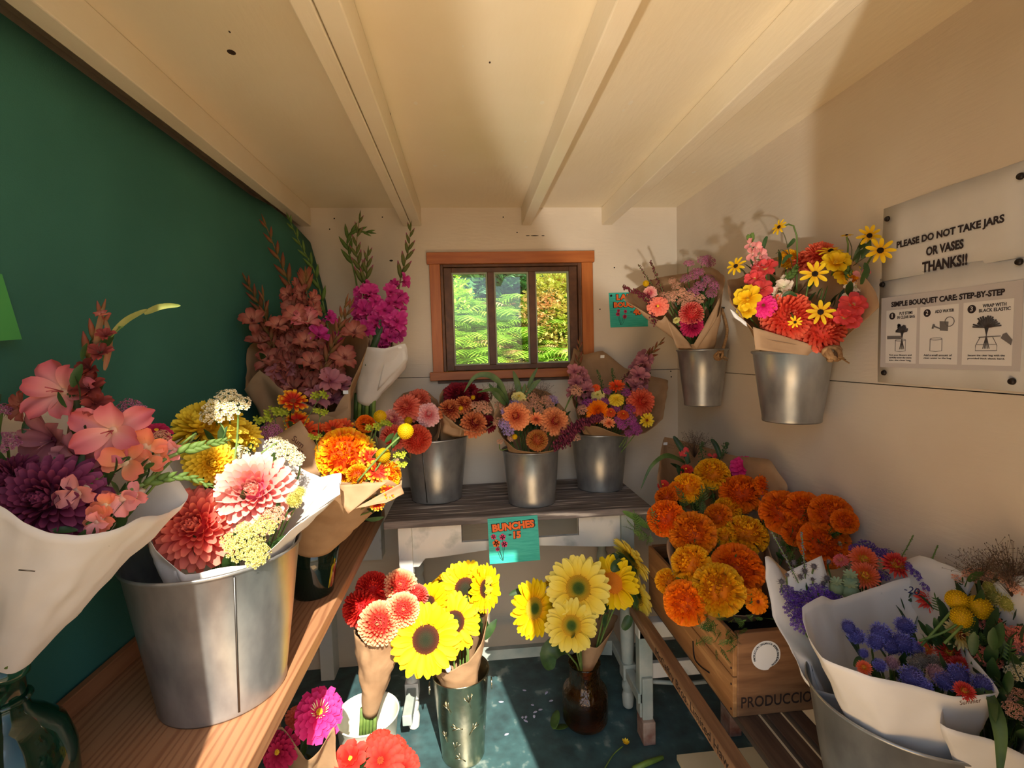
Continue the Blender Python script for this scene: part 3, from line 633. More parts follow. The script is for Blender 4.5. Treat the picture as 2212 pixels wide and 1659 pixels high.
# hand-drawn price cards
def card(name, label, px4, Yp, lines, dash, draw):
    p = [P(x, y, Yp) for x, y in px4]; ux = (p[1]-p[0]); uy = (p[0]-p[3]); w, h = ux.length, uy.length
    g = G(); g.add([(v.x, Yp+.0006, v.z) for v in p] + [(v.x, Yp+.0018, v.z) for v in p], [(3,2,1,0),(4,5,6,7),(0,1,5,4),(1,2,6,5),(2,3,7,6),(3,0,4,7)])
    o = tag(put(name, g, TEAL, smooth=False), label, 'sign')
    M0 = frame((p[3].x, Yp, p[3].z), ux, uy)
    def at(u, v, d=.0006): return M0 @ Matrix.Translation((u*w, v*h, d))
    for s, u, v, tw, th, rot in lines:
        fit(s, at(u, v, .0004) @ Matrix.Rotation(rot, 4, 'Z'), tw*w*1.05, th*h*1.15, BLACK, o, 'letter_outline', .12)
        fit(s, at(u, v, .0012) @ Matrix.Rotation(rot, 4, 'Z'), tw*w, th*h, ORANGE, o, 'lettering', .055)
    g = G(); (a, b, c_, d) = dash; q = [at(a, b)@Vector((0,0,0)), at(c_, b)@Vector((0,0,0)), at(c_, d)@Vector((0,0,0)), at(a, d)@Vector((0,0,0))]; g.add([(v.x, v.y+.0004, v.z) for v in q], [(0,1,2,3)]); put('price_dash', g, BLACK, o, smooth=False)
    for (u, v, r, m) in draw:
        g = G(); 
        for k in range(5):
            a = 2*PI*k/5+.3; cc = [at(u+r*.6*math.cos(a)+r*.55*math.cos(b), v+(r*.6*math.sin(a)+r*.55*math.sin(b))*w/h, .0009)@Vector((0,0,0)) for b in [2*PI*i/10 for i in range(10)]]; g.add(cc, [tuple(range(10))])
        put('drawn_flower', g, m, o, smooth=False)
        g = G(); g.tube(spline([at(u, v-.05, .0005)@Vector((0,0,0)), at((u+.27)/2, v-.2, .0005)@Vector((0,0,0)), at(.27, .06, .0005)@Vector((0,0,0))], 5), .0007, 4); put('drawn_stem', g, BLACK, o)
    return o
card('price_card', 'teal hand-lettered card for bunches on the front edge of the weathered table', [(1053,1121),(1161,1113),(1167,1210),(1058,1219)], 1.812,
     [('BUNCHES', .50, .80, .84, .17, .05), ('15', .56, .60, .15, .16, 0)], (.40, .60, .46, .625), [(.10, .60, .05, PINKM), (.28, .58, .06, PINKM), (.15, .45, .07, ORANGE), (.31, .42, .06, PINKM), (.17, .32, .04, PINKM)])
cd = card('price_card', 'teal hand-lettered card for large bouquets on the back wall right of the window', [(1315,633),(1397,630),(1400,705),(1319,707.5)], YB-.004,
     [('LARGE', .52, .86, .70, .17, .0), ('BOUQUETS', .56, .64, .92, .18, 0), ('40', .72, .42, .22, .19, 0)], (.53, .42, .59, .44), [(.22, .48, .04, PINKM), (.20, .38, .05, PINKM), (.40, .45, .04, PINKM), (.38, .30, .05, PINKM)])
g = G(); v = P(1320, 639, YB-.006); g.tube([(v.x, YB-.004, v.z), (v.x, YB-.009, v.z)], .005, 12); tag(put('push_pin', g, pinm), 'pin at the top left corner of the teal card beside the window', 'pin')
# ------------------------------------------------------------------ flower building
def petal(g, o, d, n, L, W, a=.7, b=.4, cup=.3, curl=.2, ruf=0.0, nu=4, nv=1, mi=0, t0=0.0, t1=1.0, r=random):
    """one petal: starts at o, grows along d, upper side n; width profile u^a (1-u)^b"""
    d = Vector(d); n = Vector(n); s = d.cross(n); o = Vector(o); um = a/(a+b); pm = um**a*(1-um)**b; rows = []; ph = r.uniform(0, 6)
    for i in range(nu+1):
        u = i/nu; uu = min(u, .985); w = W*.5*(max(uu, .03)**a*(1-uu)**b)/pm; row = []
        for j in range(-nv, nv+1):
            v = j/nv; z = curl*L*u*u + cup*w*v*v
            if ruf: z += ruf*L*u*math.sin(ph + v*4.2)
            row.append(o + d*(L*u) + s*(v*w) + n*z)
        rows.append(row)
    g.grid(rows, mi, False, [max(.004, t0+(t1-t0)*i/nu) for i in range(nu+1)])
def mum(g, N, th, ln, wd, r0=.12, core=.0, tv=0.0, pw=.75, a=.7, b=.4, cup=.3, curl=.2, ruf=0.0, zb=0.0, seed=1, jit=.06, nu=4, nv=1, mi=0, t=(0, 1)):
    r = random.Random(seed)
    for i in range(N):
        f = (i+.5)/N; ph = i*2.399963+r.uniform(-jit, jit); te = th[0]+(th[1]-th[0])*f**pw+r.uniform(-jit, jit)
        st, ct = math.sin(te), math.cos(te); c, s = math.cos(ph), math.sin(ph); d = Vector((st*c, st*s, ct)); n = Vector((-ct*c, -ct*s, st))
        L = (ln[0]+(ln[1]-ln[0])*f)*r.uniform(.92, 1.06); W = (wd[0]+(wd[1]-wd[0])*f)
        if tv: d = (d+Vector((r.gauss(0,.16), r.gauss(0,.16), r.gauss(0,.12)))).normalized(); n = (n-d*n.dot(d)).normalized()
        petal(g, d*r0+Vector((0, 0, zb)), d, n, L, W, a, b, cup[0]+(cup[1]-cup[0])*f if isinstance(cup, tuple) else cup, curl[0]+(curl[1]-curl[0])*f if isinstance(curl, tuple) else curl, ruf, nu, nv, mi, t[0]+r.uniform(0, tv), t[1]-r.uniform(0, tv), r)
    if core: g.ball((0, 0, zb), core, 10, mi, 1, .02)
def ring(g, N, te, L, W, r0=.0, zb=.0, ph0=0.0, seed=1, jit=.05, **k):
    r = random.Random(seed)
    for i in range(N):
        ph = ph0+2*PI*i/N+r.uniform(-jit, jit); tt = te+r.uniform(-jit, jit)*1.6; st, ct = math.sin(tt), math.cos(tt); c, s = math.cos(ph), math.sin(ph)
        petal(g, Vector((c*r0, s*r0, zb)), (st*c, st*s, ct), (-ct*c, -ct*s, st), L*r.uniform(.9, 1.06), W*r.uniform(.9, 1.1), r=r, **k)
def unit(g, zs=1.0):
    m = max(math.hypot(x, y) for x, y, z in g.v); g.v = [(x/m, y/m, z/m*zs) for x, y, z in g.v]; return g
def seeds(g, R, dome, N, size, zb=0.0, mi=0):
    for i in range(N):
        f = ((i+.5)/N)**.5; a = i*2.399963; x, y = R*f*math.cos(a), R*f*math.sin(a); z = zb+dome*(1-f*f)
        s = size*(.8+.4*f); g.add([(x-s, y-s, z), (x+s, y-s, z), (x+s, y+s, z), (x-s, y+s, z), (x, y, z+s*2)], [(0,1,4),(1,2,4),(2,3,4),(3,0,4)], mi, [max(.004, f)]*5)
    rows = [[(R*f*math.cos(2*PI*k/20), R*f*math.sin(2*PI*k/20), zb+dome*(1-f*f)) for k in range(20)] for f in (0.001, .3, .6, .85, 1.0)]
    g.grid(rows, mi, True, [.004, .3, .6, .85, 1.0])
def H_dahlia(s): g = G(); mum(g, 150, (.08, 1.95), (.34, .74), (.11, .225), .12, .34, pw=.72, a=.75, b=.36, cup=(.9, .45), curl=(.5, -.22), seed=s, nu=5); return unit(g)
def H_ball(s): g = G(); mum(g, 200, (.04, 2.1), (.26, .40), (.09, .20), .50, .55, pw=.62, a=.55, b=.28, cup=(1.1, .9), curl=(.35, .1), seed=s); return unit(g)
def H_mari(s): g = G(); mum(g, 330, (.03, 2.05), (.24, .36), (.13, .26), .55, .58, .4, pw=.58, a=.6, b=.10, cup=.25, curl=(.35, -.2), ruf=.17, seed=s, jit=.14, nv=2, nu=3, t=(.0, 1)); return unit(g, .80)
def H_zin(s):
    g = G()
    for k, (te, L, z) in enumerate(((1.62, .95, 0), (1.5, .86, .05), (1.38, .74, .10), (1.22, .60, .15), (1.0, .46, .19))): ring(g, 17-2*k, te, L, .36-.03*k, .05, z, .3*k, s+k, b=.22, cup=.35, curl=-.12, nv=1)
    return unit(g)
def H_sun(s):
    g = G(); ring(g, 21, 1.52, .66, .29, .40, .0, 0, s, .10, a=.5, b=.5, cup=.4, curl=-.08, nu=6); ring(g, 19, 1.34, .61, .29, .39, .03, .15, s+1, .12, a=.5, b=.5, cup=.4, curl=-.18, nu=6)
    return unit(g)
def H_sunback(s):
    g = H_sun(s); return g
def H_rud(s): g = G(); ring(g, 9, 1.5, .86, .30, .16, .0, 0, s, .08, a=.45, b=.35, cup=.4, curl=-.12, nu=5); return unit(g)
def H_gail(s):
    g = G(); ring(g, 14, 1.35, .86, .30, .15, .0, 0, s, .1, a=.8, b=.2, cup=.3, curl=-.1, ruf=.03); ring(g, 10, 1.05, .66, .26, .12, .05, .2, s+3, .15, a=.8, b=.2, cup=.3, curl=-.08, ruf=.04); return unit(g)
def H_daisy(s): g = G(); ring(g, 15, 1.3, .82, .25, .18, 0, 0, s, .08, a=.6, b=.22, cup=.4, curl=-.05); ring(g, 13, 1.1, .66, .22, .16, .04, .2, s+2, .1, a=.6, b=.22, cup=.4, curl=-.05); return unit(g)
def H_straw(s): g = G(); mum(g, 110, (.3, 1.75), (.34, .62), (.11, .17), .28, .2, pw=.7, a=.5, b=.65, cup=.5, curl=(.35, -.05), seed=s); return unit(g)
def H_cosmos(s): g = G(); ring(g, 7, 1.25, .95, .72, .05, 0, 0, s, .1, a=.6, b=.25, cup=.25, curl=-.15, ruf=.07, nv=2, nu=5); ring(g, 5, .8, .7, .6, .05, .03, .4, s+4, .15, a=.6, b=.25, cup=.3, curl=.1, ruf=.09, nv=2, nu=5); return unit(g)
def H_glad(s):
    g = G(); ring(g, 3, .98, 1.05, .82, .06, 0, 0, s, .08, a=.75, b=.26, cup=.35, curl=-.28, ruf=.12, nv=4, nu=8); ring(g, 3, .80, 1.02, .72, .05, 0, 1.05, s+1, .08, a=.75, b=.3, cup=.4, curl=-.2, ruf=.08, nv=3, nu=7)
    g.tube([(0, 0, -.55), (0, 0, -.1), (0, 0, .06)], [.05, .10, .13], 8, 0, [.01, .02, .05])
    for k in range(3): g.tube([(0, 0, 0), (.10*math.cos(k+1), .10*math.sin(k+1), .5), (.16*math.cos(k+1), .16*math.sin(k+1), .62)], .018, 4, 0, [.98, .98, .98])
    return unit(g)
def H_snap(s):
    g = G(); ring(g, 2, .75, .95, .95, .06, 0, PI/2-.45, s, .1, a=.7, b=.16, cup=.5, curl=-.4, ruf=.11, nv=2, nu=5, t0=.25); ring(g, 3, 1.05, .85, .75, .05, 0, -PI/2-.8, s+1, .15, a=.7, b=.18, cup=.5, curl=-.35, ruf=.10, nv=2, nu=5, t0=.25)
    g.tube([(0, 0, -.85), (0, 0, -.5), (0, 0, .1)], [.16, .26, .30], 8, 0, [.01, .05, .2]); return unit(g)
def H_clus(s):
    r = random.Random(s); g = G()
    for i in range(46):
        f = ((i+.5)/46)**.5; a = i*2.399963; x, y = .9*f*math.cos(a)+r.gauss(0, .04), .9*f*math.sin(a)+r.gauss(0, .04); z = .42*(1-f*f)+r.gauss(0, .05); q = r.uniform(.10, .15); o = Vector((x, y, z)); w = align((x*.8+r.gauss(0,.2), y*.8+r.gauss(0,.2), .8), r.uniform(0, 6)).to_3x3()
        for k in range(5):
            c, sn = math.cos(2*PI*k/5), math.sin(2*PI*k/5); g.add([o, o+w@Vector((q*c-q*.5*sn, q*sn+q*.5*c, q*.35)), o+w@Vector((q*1.25*c, q*1.25*sn, q*.45)), o+w@Vector((q*c+q*.5*sn, q*sn-q*.5*c, q*.35))], [(0,3,2,1)], 0, [.02, .7, .95, .7])
        g.add([o+w@Vector((q*.18*math.cos(k), q*.18*math.sin(k), q*.3)) for k in range(6)], [(0,1,2,3,4,5)], 0, [.01]*6)
        g.tube([o, o*.55-Vector((0,0,.55))], .014, 4, 1)
    return unit(g)
def H_fluff(s):
    r = random.Random(s); g = G()
    for i in range(150):
        f = ((i+.5)/150); te = 1.75*f**.6; a = i*2.399963; d = Vector((math.sin(te)*math.cos(a), math.sin(te)*math.sin(a), math.cos(te))); o = d*r.uniform(.62, .85); s_ = d.orthogonal().normalized()
        for k in range(3):
            e = (d+Vector((r.gauss(0,.45), r.gauss(0,.45), r.gauss(0,.45)))).normalized(); g.add([o-s_*.035, o+s_*.035, o+e*r.uniform(.18,.3)], [(0,1,2)], 0, [.3, .3, 1])
    g.ball((0,0,0), .72, 10, 0, .9, .1); return unit(g)
def H_crasp(s):
    g = G(); g.ball((0,0,0), .93, 16, 0, 1, .05)
    for i in range(210):
        z = 1-2*(i+.5)/210; a = i*2.399963; q = math.sqrt(1-z*z); g.ball((.92*q*math.cos(a), .92*q*math.sin(a), .92*z), .075, 4, 0, 1, .9)
    return unit(g)
def H_thist(s):
    g = G(); g.ball((0,0,0), .6, 10, 0, 1.1, .1)
    for i in range(90):
        z = 1-2*(i+.5)/90; a = i*2.399963; q = math.sqrt(1-z*z); d = Vector((q*math.cos(a), q*math.sin(a), z)); s_ = d.orthogonal().normalized()*.06; g.add([d*.55-s_, d*.55+s_, d*.95], [(0,1,2)], 0, [.2,.2,1])
    ring(g, 9, 1.5, 1.3, .12, .2, -.4, 0, s, .2, a=.3, b=.6, t0=.05, t1=.1); return unit(g)
def H_pod(s):
    g = G(); n = 24; g.grid([[((.62*math.sin(t)**.8)*(1+.06*math.cos(8*2*PI*k/n))*math.cos(2*PI*k/n), (.62*math.sin(t)**.8)*(1+.06*math.cos(8*2*PI*k/n))*math.sin(2*PI*k/n), -.8*math.cos(t)) for k in range(n)] for t in [.02+PI*.96*i/10 for i in range(11)]], 0, True, [.1+.08*i for i in range(11)])
    ring(g, 9, 1.45, .55, .22, .0, .78, 0, s, .02, a=.5, b=.2, t0=.9, t1=1); return unit(g)
HEADS = dict(dahlia=(H_dahlia, 'dahlia'), ball=(H_ball, 'ball_dahlia'), mari=(H_mari, 'marigold'), zin=(H_zin, 'zinnia'), sun=(H_sun, 'sunflower'), rud=(H_rud, 'black_eyed_susan'), gail=(H_gail, 'blanket_flower'),
    daisy=(H_daisy, 'daisy'), straw=(H_straw, 'strawflower'), cosmos=(H_cosmos, 'cosmos'), glad=(H_glad, 'floret'), snap=(H_snap, 'floret'), clus=(H_clus, 'statice_cluster'), fluff=(H_fluff, 'ageratum_cluster'), crasp=(H_crasp, 'craspedia'), thist=(H_thist, 'sea_holly'), pod=(H_pod, 'seed_pod'))
CEN = dict(zin=(.20, .10, 60, .022, .16), sun=(.43, .09, 330, .013, .0), rud=(.20, .17, 70, .022, .02), gail=(.20, .10, 70, .022, .03), daisy=(.22, .07, 70, .02, .02), straw=(.20, .06, 60, .02, .22), cosmos=(.14, .05, 40, .02, .04), dahlia=None)
PAL = dict(   # petal colour along its length (base .. tip), sRGB
    pink=((0,(206,80,110)),(.45,(232,120,128)),(1,(250,196,176))), coral=((0,(206,40,40)),(.5,(228,84,76)),(1,(246,140,116))), plum=((0,(70,16,40)),(.5,(120,40,72)),(1,(150,70,104))),
    red=((0,(190,16,20)),(.6,(220,44,36)),(1,(236,72,56))), palered=((0,(206,40,40)),(.4,(240,120,90)),(1,(252,214,160))), burg=((0,(90,8,26)),(.6,(130,18,40)),(1,(150,36,50))), burgor=((0,(130,14,30)),(.5,(176,60,40)),(1,(226,140,84))),
    salmon=((0,(214,70,56)),(.5,(236,106,84)),(1,(246,140,112))), deepcoral=((0,(216,60,40)),(.5,(238,92,64)),(1,(250,124,86))), peach=((0,(160,24,40)),(.3,(220,110,64)),(1,(244,164,106))), tan=((0,(190,80,40)),(.5,(226,160,70)),(1,(206,120,70))), lightpink=((0,(226,90,100)),(.5,(240,160,160)),(1,(246,200,196))),
    orange=((0,(214,88,4)),(.5,(246,126,6)),(1,(255,150,16))), dorange=((0,(206,72,4)),(.5,(242,108,4)),(1,(254,132,10))), gold=((0,(226,124,6)),(.5,(252,172,10)),(1,(255,196,30))), goldred=((0,(214,70,6)),(.5,(240,120,6)),(1,(254,206,20))),
    sun=((0,(244,170,0)),(.35,(252,206,4)),(1,(255,222,20))), lemon=((0,(236,190,40)),(.4,(248,220,70)),(1,(252,236,120))), yellow=((0,(222,160,14)),(.5,(242,200,34)),(1,(250,222,70))), rud=((0,(230,160,10)),(.5,(246,196,20)),(1,(250,212,40))),
    brick=((0,(120,14,10)),(.5,(178,36,26)),(1,(200,62,44))), mag=((0,(170,10,70)),(.5,(222,24,110)),(1,(240,60,140))), dmag=((0,(130,8,44)),(.5,(176,20,66)),(1,(200,40,90))), redyel=((0,(160,14,10)),(.6,(214,44,14)),(.8,(238,120,20)),(1,(252,206,40))), orred=((0,(196,40,10)),(.6,(226,70,24)),(1,(240,110,50))),
    glpink=((0,(244,206,170)),(.25,(232,166,156)),(.7,(214,122,128)),(1,(196,92,100))), glbrown=((0,(130,50,56)),(.3,(206,136,116)),(.75,(180,100,86)),(1,(156,78,68))), glmag=((0,(130,10,60)),(.3,(214,60,150)),(.7,(206,50,140)),(1,(222,90,168))), glmauve=((0,(120,40,70)),(.3,(176,104,116)),(1,(190,124,130))), glwither=((0,(100,36,34)),(1,(150,66,58))),
    snpeach=((0,(230,226,190)),(.3,(244,190,140)),(.6,(240,150,104)),(1,(236,130,106))), sncoral=((0,(230,200,170)),(.3,(240,90,80)),(1,(236,80,84))), snpink=((0,(236,220,190)),(.35,(244,170,160)),(1,(240,150,150))), snwhite=((0,(180,200,120)),(.4,(240,230,190)),(1,(250,226,206))),
    cream=((0,(200,170,60)),(.5,(244,232,190)),(1,(250,242,214))), ypale=((0,(150,150,50)),(.5,(226,210,120)),(1,(240,228,150))), peachst=((0,(170,120,60)),(.5,(236,170,140)),(1,(244,186,160))), mauvest=((0,(120,60,90)),(.5,(186,104,140)),(1,(206,130,160))), lav=((0,(100,80,150)),(.5,(180,150,206)),(1,(206,176,220))), purple=((0,(50,24,90)),(.5,(86,50,150)),(1,(110,74,176))), magst=((0,(120,30,90)),(.5,(176,70,150)),(1,(200,106,176))),
    ager=((0,(66,62,120)),(.5,(116,112,194)),(1,(158,154,224))), greyplume=((0,(110,100,90)),(.5,(170,160,150)),(1,(200,192,180))), pinkplume=((0,(120,80,100)),(.5,(190,150,160)),(1,(216,184,186))), coralyar=((0,(200,110,90)),(.5,(234,130,110)),(1,(240,150,130))),
    crasp=((0,(200,150,0)),(.5,(236,190,6)),(1,(248,212,20))), thistle=((0,(90,84,90)),(1,(140,132,136))), pod=((0,(110,134,100)),(1,(150,170,134))), strred=((0,(236,190,60)),(.35,(206,40,40)),(1,(232,96,80))), strorange=((0,(246,200,50)),(.4,(236,110,50)),(1,(238,120,90))), strcream=((0,(226,150,30)),(.3,(244,210,110)),(1,(248,232,170))), strpink=((0,(230,150,120)),(1,(220,90,110))))
CPAL = dict(sun=((0,(24,34,14)),(.35,(40,36,16)),(.6,(56,26,12)),(.86,(84,40,14)),(.93,(220,160,30)),(1,(206,140,20))), sunlem=((0,(40,70,20)),(.34,(70,90,24)),(.5,(150,130,24)),(1,(206,150,30))), sunor=((0,(176,100,20)),(1,(206,120,20))), black=((0,(30,18,12)),(1,(44,26,16))), yel=((0,(220,160,20)),(1,(244,206,70))), brown=((0,(120,40,16)),(1,(150,70,24))), green=((0,(120,120,40)),(1,(170,160,60))))
MESHC = {}
def head_mesh(kind, col, var):
    k = (kind, col, var)
    if k not in MESHC:
        g = HEADS[kind][0](var*7+3); MESHC[k] = g.mesh(HEADS[kind][1], [petal_mat(col, PAL[col]), STEM])
    return MESHC[k]
def cen_mesh(kind, col):
    k = ('c', kind, col)
    if k not in MESHC:
        R, dome, N, s, zb = CEN[kind]; g = G(); seeds(g, R, dome, N, s, zb); MESHC[k] = g.mesh('flower_centre', petal_mat('centre_'+col, CPAL[col], .8, .0))
    return MESHC[k]
class Bunch:
    def __init__(s, name, label, base, top=None, cat='bouquet', group=None):
        s.base = Vector(base); s.o = thing(name, label, cat, base, group); s.pts = []; s.waist = None; s.rnd = random.Random(len(label)*13+int(abs(base[0])*1000))
        s.top = Vector(top) if top is not None else None
    def fl(s, kind, col, px, py, Y, r, f=None, c=None, stem=True, var=None, zs=1.0, name=None):
        p = P(px, py, Y); R = r*mpp(p)*(1.09 if kind in ('dahlia', 'ball', 'mari') else 1.07 if kind == 'sun' else 1.0); v = s.rnd.randrange(2) if var is None else var
        if f is None:
            out = (p - s.base).normalized(); f = (EYE-p).normalized()*.75 + out*.55 + Vector((0,0,.15)) + Vector((s.rnd.gauss(0,.13), s.rnd.gauss(0,.1), s.rnd.gauss(0,.13)))
        f = Vector(f).normalized()
        mw = Matrix.Translation(p - f*R*.25) @ align(f, s.rnd.uniform(0, 6.28)) @ Matrix.Diagonal((R, R, R*zs, 1))
        o = link(name or HEADS[kind][1], head_mesh(kind, col, v), s.o, mw)
        cc = c or {'zin': 'yel', 'sun': 'sun', 'rud': 'black', 'gail': 'brown', 'daisy': 'brown', 'straw': 'yel', 'cosmos': 'yel'}.get(kind)
        if CEN.get(kind): link('flower_centre', cen_mesh(kind, cc), o, mw)
        s.pts.append((p, f, R))
        if stem:
            q = p - f*R*(.35 if kind not in ('crasp',) else .9); e = s.base + (q-s.base)*.12 + Vector((s.rnd.gauss(0,.008), s.rnd.gauss(0,.008), 0))
            mid = q - f*min(.07, (q-e).length*.35); g = G(); rr = .0036 if kind == 'sun' else .0021
            c2 = (mid+e)/2 + Vector((s.rnd.gauss(0,.008), s.rnd.gauss(0,.008), 0))
            if s.waist is not None:
                wc, wr = Vector(s.waist[0]), s.waist[1]*.8; k_ = (wc.z-e.z)/max(mid.z-e.z, .02)
                if 0 < k_ < .95:
                    c2 = e.lerp(mid, k_); o_ = Vector((c2.x-wc.x, c2.y-wc.y, 0))
                    if o_.length > wr: c2 = wc+o_.normalized()*wr
            g.tube(spline([q, mid, c2, e], 4), rr, 6); put('stem', g, STEM, o)
            if kind == 'sun':
                g = G(); w = align(f).to_3x3()
                for k in range(22):
                    a = k*2.399963; d = w@Vector((math.cos(a), math.sin(a), -.35)); n = w@Vector((0,0,1)); petal(g, p-f*R*.34, d.normalized(), n, R*.62, R*.16, .4, .7, .3, .1, nu=3)
                put('sepals', g, LEAFM, o)
        return o
    def many(s, kind, col, lst, Y, **k):
        for it in lst: s.fl(kind, col, it[0], it[1], it[3] if len(it) > 3 else Y, it[2], **k)
    def spike(s, pts, kind, col, n, r, bud='green', f0=.0, f1=.62, name='gladiolus', budn=8, budlen=1.0, budcol=None):
        """a flowering spike: stem along pts (px, py, Y) bottom to tip, florets on the lower part, buds above"""
        q = spline([P(*t) for t in pts], 8); m = len(q)-1; R = r*mpp(q[0]); g = G(); g.tube(q, [.0042-.003*i/m for i in range(m+1)], 7)
        o = put(name, g, STEM if bud == 'green' else mat('red_stem', S(120,84,60), S(130,100,66), scale=20), s.o)
        for i in range(n):
            t = f0+(f1-f0)*(i+.5)/n; p = q[int(t*m)]; sd = 1 if i % 2 else -1; v = (EYE-p).normalized(); tg = (q[min(int(t*m)+1, m)]-q[max(int(t*m)-1, 0)]).normalized(); sx = tg.cross(v).normalized()
            f = (v*.8 + sx*sd*.75 + tg*.25 + Vector((s.rnd.gauss(0,.2), s.rnd.gauss(0,.1), s.rnd.gauss(0,.15)))).normalized(); k = R*(1.12-.42*t/max(f1, .01))*s.rnd.uniform(.9, 1.1); pp = p + f*k*.5
            mw = Matrix.Translation(pp) @ align(f, s.rnd.uniform(0, 6.28) if kind == 'glad' else 0) @ Matrix.Diagonal((k, k, k, 1)); link('floret', head_mesh(kind, col, s.rnd.randrange(2)), o, mw)
            s.pts.append((pp, f, k))
        g = G(); bl = R*budlen
        for i in range(budn):
            t = f1+(1-f1)*i/budn; p = q[int(t*m)]; sd = 1 if i % 2 else -1; v = (EYE-p).normalized(); tg = (q[min(int(t*m)+1, m)]-q[max(int(t*m)-1, 0)]).normalized(); sx = tg.cross(v).normalized()
            L = bl*(1.15-.6*(t-f1)/(1-f1+1e-6)); d = (tg*.95 + sx*sd*.38 + v*.12).normalized(); w = L*(.135 if name == 'gladiolus' else .25)
            g.tube([p, p+d*L*.3, p+d*L*.65, p+d*L], [w*.5, w, w*.8, w*.12], 7, 0, [.02, .3, .65, 1])
        p = q[-1]; d = (q[-1]-q[-3]).normalized(); g.tube([p-d*bl*.2, p+d*bl*.1, p+d*bl*.45], [bl*.05, bl*.07, .0005], 6, 0, [.02, .3, .6])
        bs = budcol or {'green': ((0,(86,112,50)),(1,(110,136,66))), 'red': ((0,(124,110,60)),(.5,(150,90,60)),(1,(150,74,62))), 'mag': ((0,(86,104,50)),(.7,(110,110,60)),(1,(190,60,130)))}[bud]
        put('buds', g, petal_mat('bud_'+bud+(str(len(budcol)) if budcol else ''), bs, .55), o); return o
    def plume(s, pts, r, col, n=150, name='amaranth', up=.0):
        q = spline([P(*t) for t in pts], 10); m = len(q)-1; R = r*mpp(q[0]); g = G(); g.tube(q, .0013, 5, 1)
        for i in range(n):
            t = .12+.88*(i/n); p = q[int(t*m)]; k = R*(1.05-.75*t)*s.rnd.uniform(.2, 1); d = Vector((s.rnd.gauss(0,1), s.rnd.gauss(0,1), s.rnd.gauss(0,1))).normalized(); g.ball(p+d*k, R*.15*s.rnd.uniform(.6, 1.2), 4, 0, 1.3, s.rnd.uniform(.1, 1))
        return put(name, g, [petal_mat(col, PAL2[col], .7), STEM], s.o)
    def blade(s, pts, w, m=None, name='grass_blade'):
        q = spline([P(*t) for t in pts], 6); n = len(q)-1; g = G(); rows = []; W = w*mpp(q[0])
        for i, p in enumerate(q):
            tg = (q[min(i+1, n)]-q[max(i-1, 0)]).normalized(); sx = tg.cross((EYE-p).normalized()).normalized(); f = i/n; h = W*.5*min(1, .35+1.6*f)*(1-f**3)+.0004
            nn = sx.cross(tg); rows.append([p-sx*h, p-nn*h*.35, p+sx*h])
        g.grid(rows); return put(name, g, m or GRASSM, s.o)
    def airy(s, px, py, Y, r, n=70, name='panic_grass'):
        c = P(px, py, Y); R = r*mpp(c); g = G(); b = c-Vector((0, 0, R*1.3))
        for i in range(n):
            d = Vector((s.rnd.gauss(0,.55), s.rnd.gauss(0,.4), abs(s.rnd.gauss(.9,.3)))).normalized(); e = b+d*R*s.rnd.uniform(1.1, 2.1); md = (b*.5+c*.5)+(e-c)*.25; g.tube([b, md, e], .0003, 3); g.ball(e, .0010, 4, 0, 1.6)
            for k in range(3):
                f_ = md.lerp(e, s.rnd.uniform(.2, .9)); h_ = f_+Vector((s.rnd.gauss(0,1), s.rnd.gauss(0,1), s.rnd.gauss(.3,1)))*R*.16; g.tube([f_, h_], .00025, 3); g.ball(h_, .0010, 4, 0, 1.6)
        return put(name, g, AIRY, s.o)
    def sprig(s, pts, r, n=6, col='ypg', name='bupleurum_sprig'):
        q = spline([P(*t) for t in pts], 5); g = G(); g.tube(q, .0011, 5, 1); c = q[-1]; R = r*mpp(c)
        for k in range(n):
            a = 2*PI*k/n+s.rnd.uniform(-.3,.3); o = c+Vector((math.cos(a)*R*.6, math.sin(a)*R*.4, s.rnd.uniform(-.1,.5)*R)); g.tube([q[-3], o], .0007, 4, 1)
            for j in range(5):
                b = 2*PI*j/5; d = Vector((math.cos(b)*.8, -.45, math.sin(b)*.8)).normalized(); petal(g, o, d, Vector((0,-.8,.5)), R*.42, R*.30, .6, .4, .4, .1, nu=3, t0=.2)
        return put(name, g, [petal_mat(col, PAL2[col], .6, .3), STEM], s.o)
    def leaf(s, pts, w, m=None, name='leaf', fold=.3):
        q = spline([P(*t) for t in pts], 5); n = len(q)-1; g = G(); rows = []; W = w*mpp(q[0])
        for i, p in enumerate(q):
            tg = (q[min(i+1, n)]-q[max(i-1, 0)]).normalized(); sx = tg.cross((EYE-p).normalized()).normalized(); nn = sx.cross(tg); f = i/n; h = W*.5*(max(f, .02)**.5*(1-f*.985)**.6)/.52
            rows.append([p-sx*h+nn*h*fold, p-sx*h*.5+nn*h*fold*.35, p, p+sx*h*.5+nn*h*fold*.35, p+sx*h+nn*h*fold])
        g.grid(rows); return put(name, g, m or LEAF, s.o)
